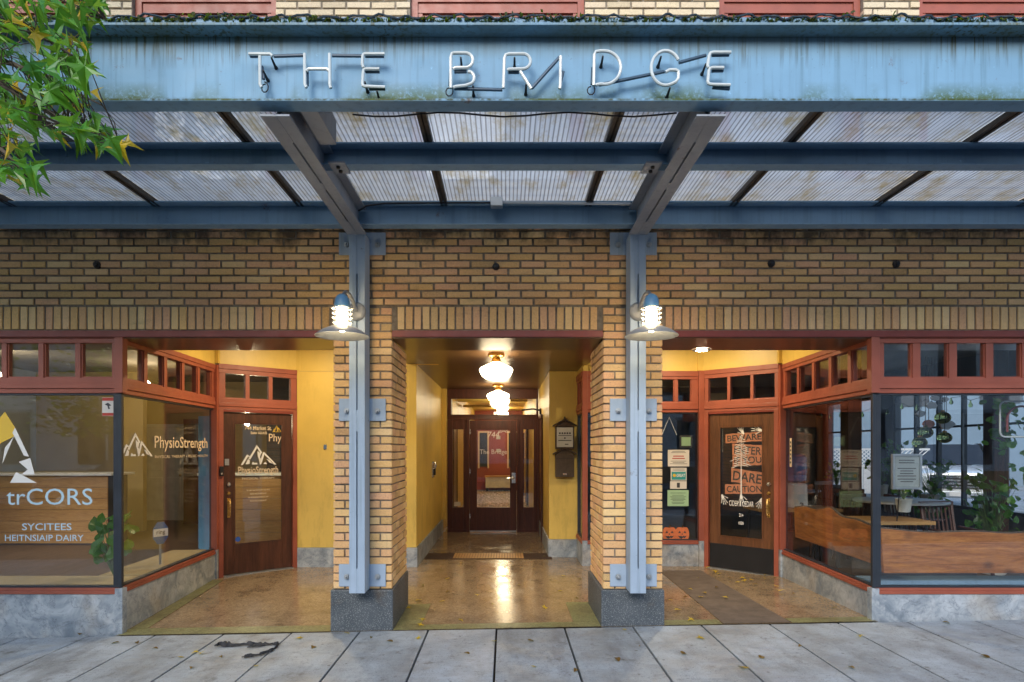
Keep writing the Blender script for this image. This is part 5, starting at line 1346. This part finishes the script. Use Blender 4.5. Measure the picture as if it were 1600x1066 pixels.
MB().lathe([(.05, .331), (.14, .36), (.148, .42), (.138, .44), (.148, .46), (.148, .58), (.138, .60), (.148, .62), (.145, .68), (.09, .72), (0, .725)], n=24).build('bottle', plain('blue_bottle', (.10, .16, .40), .15), wc, True)
MB().tube([(0, -.15, .06), (0, -.20, .06), (0, -.205, .03)], .014, 7).build('tap', 'black', wc, True)
sf = thing('bench_cushion', 'teal bench cushion behind the bar return window plank', 'cushion', (4.35, 1.15, .45)); MB().box(-.5, .5, -.25, .25, 0, .12).build('pad', plain('teal_cloth', (.03, .16, .15), .9), sf, bevel=.04)
MB().box(-.5, .5, -.25, .25, -.45, -.002).build('bench_box', 'dark_wall', sf)
sl2 = thing('string_lights', 'string of small clear bulbs hung across the bar windows', 'lights')
pts = [Vector((7.2, 3.6 + .2*i, 2.42 - .10*math.sin(i*.9)**2)) for i in range(26)]
MB().tube(pts, .004, 4).build('wire', 'black', sl2)
for p_ in pts[::2]: MB().lathe([(.008, 0), (.012, -.03), (.03, -.07), (.022, -.10), (0, -.11)], tuple(p_), 8).build('bulb', 'floatglass', sl2, True)

# ================================================================== side lot seen through the bar
lot = MB(); lot.poly([(7.55, -3, -.06), (40, -3, -.06), (40, 40, -.06), (7.55, 40, -.06)]); tag(lot.build('lot_ground', 'concrete'), kind='structure')
fb = thing('lot_building', 'plain pale grey building wall across the side lot', 'building', (24, 20, 0), R(-35))
MB().box(-14, 14, 0, 1, -.1, 7).build('wall', plain('slate_render', (.16, .22, .28), .8, 0, .08, .6), fb)
for i in range(8): MB().box(-13 + 3.3*i, -11.6 + 3.3*i, -.05, -.002, 3.6, 5.2).build('window', 'gasket', fb)
MB().box(-14.2, 14.2, -.2, 1.2, 7.0, 7.25).build('parapet', 'concrete', fb)
fc = thing('lattice_fence', 'white lattice topped fence across the side lot', 'fence', (9.9, 10.5, -.06), R(-38))
for i in range(20): MB().box(-3 + .2*i, -3 + .2*i + .19, 0, .025, 0, 1.15).build('board', 'white', fc)
lm = MB()
for i in range(37):
    x = -3 + .1*i
    for s in (-1, 1): lm.prism([(x, 1.2), (x + .03, 1.2), (x + .03 + s*.4, 1.6), (x + s*.4, 1.6)], .005 + .008*s, .013 + .008*s)
o = lm.build('lattice', 'white', fc); MB().box(-3.1, 1.05, -.02, .05, 1.15, 1.2).box(-3.1, 1.05, -.02, .05, 1.6, 1.65).build('rail', 'white', fc)

def vehicle(name, label, cat, loc, rz, col, group=None):
    o = thing(name, label, cat, loc, rz, group); M['_b'] = plain('car_paint_' + cat + str(len(bpy.data.materials)), col, .22, .1, .04, 3, 0, .6)
    secs = [(-2.35, .55, .86, .80), (-2.30, .42, .98, .88), (-1.9, .38, 1.06, .94), (-.95, .36, 1.13, .96), (.0, .36, 1.14, .97), (1.5, .38, 1.14, .96), (2.2, .42, 1.10, .92), (2.4, .55, 1.0, .86)]
    m = MB(); ring = []
    for x, zb, zt, hw in secs:
        pr = [(-hw*.92, zb), (-hw, zb+.12), (-hw, zt-.18), (-hw*.93, zt-.03), (-hw*.6, zt+.02), (0, zt+.035), (hw*.6, zt+.02), (hw*.93, zt-.03), (hw, zt-.18), (hw, zb+.12), (hw*.92, zb)]
        ring.append(len(m.v)); m.v += [(x, y, z) for y, z in pr]
    n = 11
    for i in range(len(secs)-1):
        for k in range(n):
            k2 = (k+1) % n; m.f.append((ring[i]+k, ring[i]+k2, ring[i+1]+k2, ring[i+1]+k))
    m.f.append(tuple(range(n))); m.f.append(tuple(ring[-1]+k for k in range(n-1, -1, -1)))
    m.build('body', '_b', o, True)
    cb = MB(); cs = [(-.85, 1.13, .86, .0), (-.15, 1.70, .72, 1), (1.2, 1.74, .72, 1), (1.95, 1.13, .84, 0)]
    A_ = [(-.85, .86, 1.13), (-.85, -.86, 1.13), (-.12, .70, 1.72), (-.12, -.70, 1.72), (1.35, .70, 1.74), (1.35, -.70, 1.74), (2.05, .86, 1.12), (2.05, -.86, 1.12)]
    cb.v = A_; cb.f = [(2,3,5,4), (0,2,4,6), (1,7,5,3)]
    cb.build('cabin', '_b', o)
    wsd = MB(); wsd.poly([(-.84, .78, 1.17), (-.84, -.78, 1.17), (-.15, -.64, 1.68), (-.15, .64, 1.68)]).poly([(2.03, .78, 1.17), (2.03, -.78, 1.17), (1.38, -.64, 1.70), (1.38, .64, 1.70)])
    wsd.v = [(x + (-.012 if x < .5 else .012), y, z + .008) for x, y, z in wsd.v]; wsd.build('windscreen', 'gasket', o)
    for s in (-1, 1):
        MB().poly([(-.55, s*.825, 1.2), (.5, s*.845, 1.2), (.5, s*.74, 1.66), (-.12, s*.735, 1.66)]).poly([(.58, s*.845, 1.2), (1.75, s*.835, 1.2), (1.28, s*.735, 1.67), (.58, s*.74, 1.66)]).build('side_window', 'gasket', o)
        MB().lathe([(0, -.09), (.10, -.09), (.11, 0), (.06, .06), (0, .07)], (-.55, s*1.02, 1.22), 12, 'x').build('mirror', '_b', o, True)
        MB().box(-2.36, -2.22, *sorted((s*.56, s*.86)), .78, .93).build('headlight', 'tube', o, bevel=.02)
        for x in (-1.45, 1.5):
            w = MB().lathe([(.20, -.11), (.34, -.11), (.36, -.06), (.36, .06), (.34, .11), (.20, .11)], (x, s*.86, .36), 24, 'y').build('tyre', 'rubber', o, True)
            MB().lathe([(0, s*.10), (.10, s*.115), (.2, s*.10), (.21, s*.05)], (x, s*.86, .36), 20, 'y').build('rim', 'chrome', w, True)
    for i in range(4): MB().box(-2.40, -2.33, -.52, .52, .66 + .075*i, .70 + .075*i).build('grille_bar', 'chrome', o)
    MB().box(-2.385, -2.34, -.53, .53, .64, .95).build('grille', 'black', o)
    MB().box(-2.46, -2.30, -.84, .84, .42, .58).build('bumper', 'zinc', o, bevel=.03)
    MB().box(-2.475, -2.461, -.16, .16, .46, .56).build('number_plate', 'paper', o)
    return o
vehicle('parked_car', 'white pickup style car facing the bar side windows', 'car', (11.95, 10.9, .0), R(58), (.72, .72, .70))

# ================================================================== across the street (seen in the glass)
ob = thing('street_building', 'pale plastered building across the street seen reflected in the glass', 'building', (0, -17.0, 0))
MB().box(-30, 30, -6, 0, -.5, 7).build('wall', plain('pale_render', (.66, .68, .70), .8, 0, .10, .6), ob)
MB().box(-30, 30, .0005, .06, -.5, .75).build('base_course', 'wood_plank', ob)
for i in range(15):
    x = -28 + 4*i
    w = MB().box(x, x + 2.2, .0007, .03, 1.0, 2.9).build('window', 'gasket', ob); MB().box(x + 1.06, x + 1.14, .031, .05, 1.0, 2.9).build('mullion', 'white', w)
    MB().box(x - .08, x + 2.28, .0007, .12, 2.92, 3.05).build('lintel', 'concrete', ob)
    w = MB().box(x + .2, x + 1.6, .0007, .03, 4.2, 5.9).build('window', 'gasket', ob)
MB().box(-30.2, 30.2, -.2, .4, 7.0, 7.3).build('parapet', 'concrete', ob)
vehicle('parked_car', 'dark grey car parked across the street seen reflected in the clinic glass', 'car', (-11.2, -12.6, -.33), 0, (.06, .065, .07))
vehicle('parked_car', 'silver car parked across the street seen reflected in the bar glass', 'car', (10.5, -12.6, .07), R(180), (.45, .46, .47))

# ================================================================== tree
def tube_branch(parent, pts, r0, r1, name='branch'):
    n = len(pts); return MB().tube(pts, [r0 + (r1-r0)*i/(n-1) for i in range(n)], 8).build(name, 'bark', parent, True)
tree = thing('sweetgum_tree', 'street tree with star shaped green leaves overhanging the canopy corner', 'tree', (-4.7, -3.2, -.12))
TI = -Vector(tree.location)
L_ = lambda pts: [Vector(p) + TI for p in pts]
tube_branch(tree, L_([(-4.7, -3.2, -.15), (-4.72, -3.2, .4), (-4.68, -3.22, 1.6), (-4.74, -3.2, 2.8), (-4.7, -3.25, 4.4), (-4.6, -3.2, 6.5), (-4.7, -3.1, 8)]), .15, .03, 'trunk')
BR = [
 [(-4.7, -3.2, 3.0), (-3.9, -3.1, 3.45), tuple(at(-150, 90, 2.55)), tuple(at(-20, 120, 2.5)), tuple(at(60, 165, 2.5)), tuple(at(120, 205, 2.45)), tuple(at(190, 230, 2.45))],
 [(-4.7, -3.2, 3.2), (-3.8, -3.0, 3.7), tuple(at(-140, 20, 2.6)), tuple(at(-10, 40, 2.55)), tuple(at(70, 60, 2.5)), tuple(at(150, 110, 2.55))],
 [(-4.7, -3.2, 3.4), (-3.7, -3.05, 4.1), tuple(at(-120, -60, 2.6)), tuple(at(20, -40, 2.6)), tuple(at(110, -10, 2.5)), tuple(at(165, 30, 2.5))],
 [(-4.7, -3.2, 2.7), (-3.9, -3.15, 3.0), tuple(at(-130, 170, 2.5)), tuple(at(-40, 200, 2.45)), tuple(at(10, 240, 2.45)), tuple(at(45, 280, 2.45))],
 [(-4.7, -3.2, 3.1), (-3.8, -3.0, 3.6), tuple(at(-100, 70, 2.75)), tuple(at(20, 100, 2.7)), tuple(at(90, 130, 2.7)), tuple(at(160, 165, 2.7))],
]
brs = [tube_branch(tree, L_(b), .022, .003) for b in BR]
lm_ = [leaf_mesh('leaf', 'star', 'leaf', s, f, c, .7, i) for i, (s, f, c) in enumerate(((.066, .35, .7), (.076, .25, 1.1), (.058, .5, .6), (.070, .45, 1.5)))]
ly_ = [leaf_mesh('leaf', 'star', 'leaf_yellow', s, f, c, .7, i+9) for i, (s, f, c) in enumerate(((.060, .4, .8), (.054, .5, 1.2)))]
rg = random.Random(21)
region = [(-140, -60), (168, -40), (168, 42), (128, 62), (158, 116), (125, 128), (166, 162), (152, 182), (222, 236), (172, 258), (148, 222), (75, 222), (62, 290), (20, 292), (-140, 300)]
def inside(x, y, poly):
    c = False; j = len(poly) - 1
    for i in range(len(poly)):
        if (poly[i][1] > y) != (poly[j][1] > y) and x < (poly[j][0]-poly[i][0])*(y-poly[i][1])/(poly[j][1]-poly[i][1]) + poly[i][0]: c = not c
        j = i
    return c
def orient(o, tip, nrm):
    tip = tip.normalized(); n = (nrm - tip*nrm.dot(tip)).normalized(); x = tip.cross(n)
    o.matrix_local = Matrix(((x.x, tip.x, n.x, o.location.x), (x.y, tip.y, n.y, o.location.y), (x.z, tip.z, n.z, o.location.z), (0, 0, 0, 1)))
placed = 0
twigs = [MB() for _ in BR]
while placed < 295:
    x, y = rg.uniform(-140, 210), rg.uniform(-60, 300)
    if not inside(x, y, region): continue
    if x < -50 or (x < 0 and rg.random() < .4): continue
    d = rg.uniform(2.1, 2.95)
    P_ = at(x - 12, y - 10, d); best = min(range(len(BR)), key=lambda i: min((Vector(q) - P_).length for q in BR[i]))
    o = link('leaf', rg.choice(ly_) if rg.random() < .15 else rg.choice(lm_), brs[best]); o.location = P_ + TI
    tip = Vector((rg.gauss(.5, .6), rg.gauss(-.05, .55), rg.gauss(-.42, .5)))
    orient(o, tip, Vector((rg.gauss(0, .45), rg.gauss(-.55, .5), rg.gauss(.75, .3)))); placed += 1
    bp = BR[best]; cand = [Vector(bp[i]).lerp(Vector(bp[i+1]), q/5) for i in range(len(bp)-1) for q in range(6)]
    nb = min(cand, key=lambda q: (q - P_).length)
    if (nb - P_).length < .34: twigs[best].tube([nb + TI, (nb + P_)/2 + TI + Vector((0, 0, .015)), P_ + TI - tip.normalized()*.03], [.0035, .0025, .0016], 4)
for tw, b_ in zip(twigs, brs): tw.build('twig', 'bark', b_)['kind'] = 'stuff'
# the rest of the crown, above and left of the picture
m = MB(); base = leaf_outline('star')[::2]
for i in range(9000):
    a = rg.uniform(0, 6.28); u = rg.random() ** .45
    rr = 2.3*u; cx, cy_, cz = -4.9 + rr*math.cos(a), -3.3 + 1.5*u*math.sin(a), 5.6 + rg.gauss(0, 1.15)
    if math.sin(cx*2.3 + cz*1.7) + math.sin(cy_*3.1 - cz*2.2) < -.5: continue
    if cx > -2.75 + max(0, (cz - 4.6))*.3 or cz < 2.2: continue
    if cz < 3.6 and cx > -3.3: continue
    c = Vector((cx, cy_, cz)) + TI; s = rg.uniform(.06, .085)
    n_ = Vector((rg.gauss(0, .6), rg.gauss(-.3, .6), 1)).normalized(); u_ = n_.orthogonal().normalized(); v_ = n_.cross(u_)
    b = len(m.v); m.v += [tuple(c + u_*x*s + v_*y*s) for x, y in base]; m.f.append(tuple(range(b, b+len(base))))
for i in range(1500):
    cx, cy_, cz = rg.gauss(-5.35, .55), rg.gauss(-2.9, .35), 1.75 + abs(rg.gauss(0, .65)); c = Vector((cx, cy_, cz)) + TI; s = rg.uniform(.06, .085)
    n_ = Vector((rg.gauss(0, .6), rg.gauss(-.3, .6), 1)).normalized(); u_ = n_.orthogonal().normalized(); v_ = n_.cross(u_)
    b = len(m.v); m.v += [tuple(c + u_*x*s + v_*y*s) for x, y in base]; m.f.append(tuple(range(b, b+len(base))))
cr = m.build('crown', 'leaf', tree); cr['kind'] = 'stuff'

# ================================================================== litter on the ground
gz = lambda x, y: SL*x + .002 if y < 0 else fz(x, y) + .008
fy = [leaf_mesh('fallen_leaf', 'star', 'leaf_yellow', s, .12, .25, .5, i+30) for i, s in enumerate((.044, .054, .038))]
fb_ = [leaf_mesh('fallen_leaf', 'heart', 'leaf_brown', s, .3, .5, 0, i+40) for i, s in enumerate((.020, .028, .034))]
def fallen(px, py, kind, label, group, zoff=.0):
    d = FPX*EYE/(py - VY); x, y = (px - VX)/FPX*d, d - DIST
    for _ in range(3):
        d = FPX*(EYE - gz(x, y))/(py - VY); x, y = (px - VX)/FPX*d, d - DIST
    me = rg.choice(fy if kind == 'y' else fb_)
    o = link('fallen_leaf', me); o.location = (x, y, gz(x, y) + .008 + zoff); o.rotation_euler = (rg.uniform(-.25, .25), rg.uniform(-.25, .25), rg.uniform(0, 6.28))
    zone = [w_ for lim, w_ in ((183, 'before the clinic display window'), (518, 'before the clinic recess'), (640, 'beside the clinic side pier'), (780, 'near the intercom side'), (925, 'near the mailbox side'), (1040, 'beside the bar side pier'), (1110, 'near the notices'), (1370, 'nearer the return window'), (9999, 'before the bar display window')) if px < lim][0]
    tag(o, label + ' ' + zone, 'leaf', group)
for px, py in ((280, 1028), (303, 1020), (315, 1021), (470, 998), (540, 990), (655, 998), (655, 977), (1164, 1045), (976, 985), (1097, 998), (400, 1042), (833, 1043), (1345, 994), (772, 1003)):
    fallen(px, py, 'y', 'yellow leaf lying on the grey sidewalk slabs', 'yellow leaves on the sidewalk')
for px, py in ((345, 1027), (300, 1044), (242, 1014), (181, 1005), (214, 1005), (610, 1003), (580, 997), (829, 1002), (1190, 1028), (1068, 1022), (965, 1031), (1540, 1027), (1480, 974), (1000, 1010), (125, 991), (490, 1012), (730, 1022), (900, 1048), (1250, 1010), (1330, 1044)):
    fallen(px, py, 'b', 'small brown leaf lying on the grey sidewalk slabs', 'brown leaves on the sidewalk')
for px, py in ((655, 938), (693, 940), (718, 969), (660, 968), (878, 924), (787, 901), (745, 930), (640, 950), (700, 905), (880, 900), (850, 950)):
    fallen(px, py, 'y', 'yellow leaf on the terrazzo floor of the passage', 'yellow leaves in the passage')
for px, py in ((690, 890), (720, 880), (752, 897), (800, 885), (860, 905), (835, 890), (700, 925), (790, 885), (660, 915), (810, 915), (900, 935), (770, 945), (905, 905), (850, 870), (680, 862), (830, 860)):
    fallen(px, py, 'b', 'small brown leaf on the terrazzo floor of the passage', 'brown leaves in the passage')
for px, py in ((1107, 888), (1118, 894), (1150, 912), (1165, 909), (1175, 908), (1195, 900), (1100, 928), (1077, 922), (1213, 918), (1220, 925), (1095, 935), (1135, 936), (1081, 970), (1050, 940), (1235, 905), (1160, 905), (1125, 898), (1060, 955)):
    fallen(px, py, 'y', 'yellow leaf on the floor before the bar door', 'yellow leaves in the bar recess', .01)
for px, py in ((1090, 905), (1140, 905), (1180, 915), (1210, 905), (1305, 952), (1070, 935), (1240, 930), (1120, 920)):
    fallen(px, py, 'b', 'small brown leaf on the floor before the bar door', 'brown leaves in the bar recess', .01)
# torn black strap
def gpt(px, py, up=0.0):
    d = FPX*EYE/(py - VY); x = (px - VX)/FPX*d; d = FPX*(EYE - SL*x)/(py - VY); x = (px - VX)/FPX*d; return Vector((x, d - DIST, SL*x + .008 + up))
rag = thing('torn_strap', 'torn black rubber strap lying folded on the sidewalk', 'strap')
m = MB()
def ribbon(path, ws, hs):
    pp, ww, hh = [path[0]], [ws[0]], [hs[0]]
    for i in range(1, len(path)):                      # tear the edges: extra stations with uneven width and height
        for q in (.25, .5, .75, 1.0):
            pp.append(path[i-1].lerp(path[i], q) + Vector((rg.uniform(-.004, .004), rg.uniform(-.008, .008), 0)))
            ww.append((ws[i-1] + (ws[i]-ws[i-1])*q)*rg.uniform(.55, 1.25)); hh.append((hs[i-1] + (hs[i]-hs[i-1])*q)*rg.uniform(.4, 1.2))
    path, ws, hs = pp, ww, hh
    b = len(m.v); n = len(path)
    for p_, w, h in zip(path, ws, hs):
        w *= .7; m.v += [tuple(p_ + Vector((0, -w, 0))), tuple(p_ + Vector((0, -w*.3, h))), tuple(p_ + Vector((0, w*.5, h*.8))), tuple(p_ + Vector((0, w, 0)))]
    for i in range(n-1):
        for k in range(4): m.f.append((b+i*4+k, b+i*4+(k+1) % 4, b+i*4+4+(k+1) % 4, b+i*4+4+k))
ribbon([gpt(335, 1010.5), gpt(343, 1010), gpt(355, 1009.5), gpt(368, 1010), gpt(382, 1009), gpt(395, 1008.5), gpt(410, 1008), gpt(425, 1008), gpt(434, 1009)], [.004, .025, .045, .03, .02, .03, .028, .02, .03], [.006, .03, .045, .02, .018, .03, .02, .015, .03])
ribbon([gpt(434, 1009), gpt(432, 1015), gpt(425, 1019), gpt(412, 1023), gpt(398, 1026), gpt(384, 1027.5), gpt(379, 1028)], [.03, .025, .03, .025, .028, .03, .008], [.03, .03, .025, .02, .02, .018, .006])
ribbon([gpt(386, 1013.5), gpt(398, 1011.5), gpt(412, 1010)], [.008, .02, .016], [.006, .015, .01])
m.build('strap', 'rubber', rag)
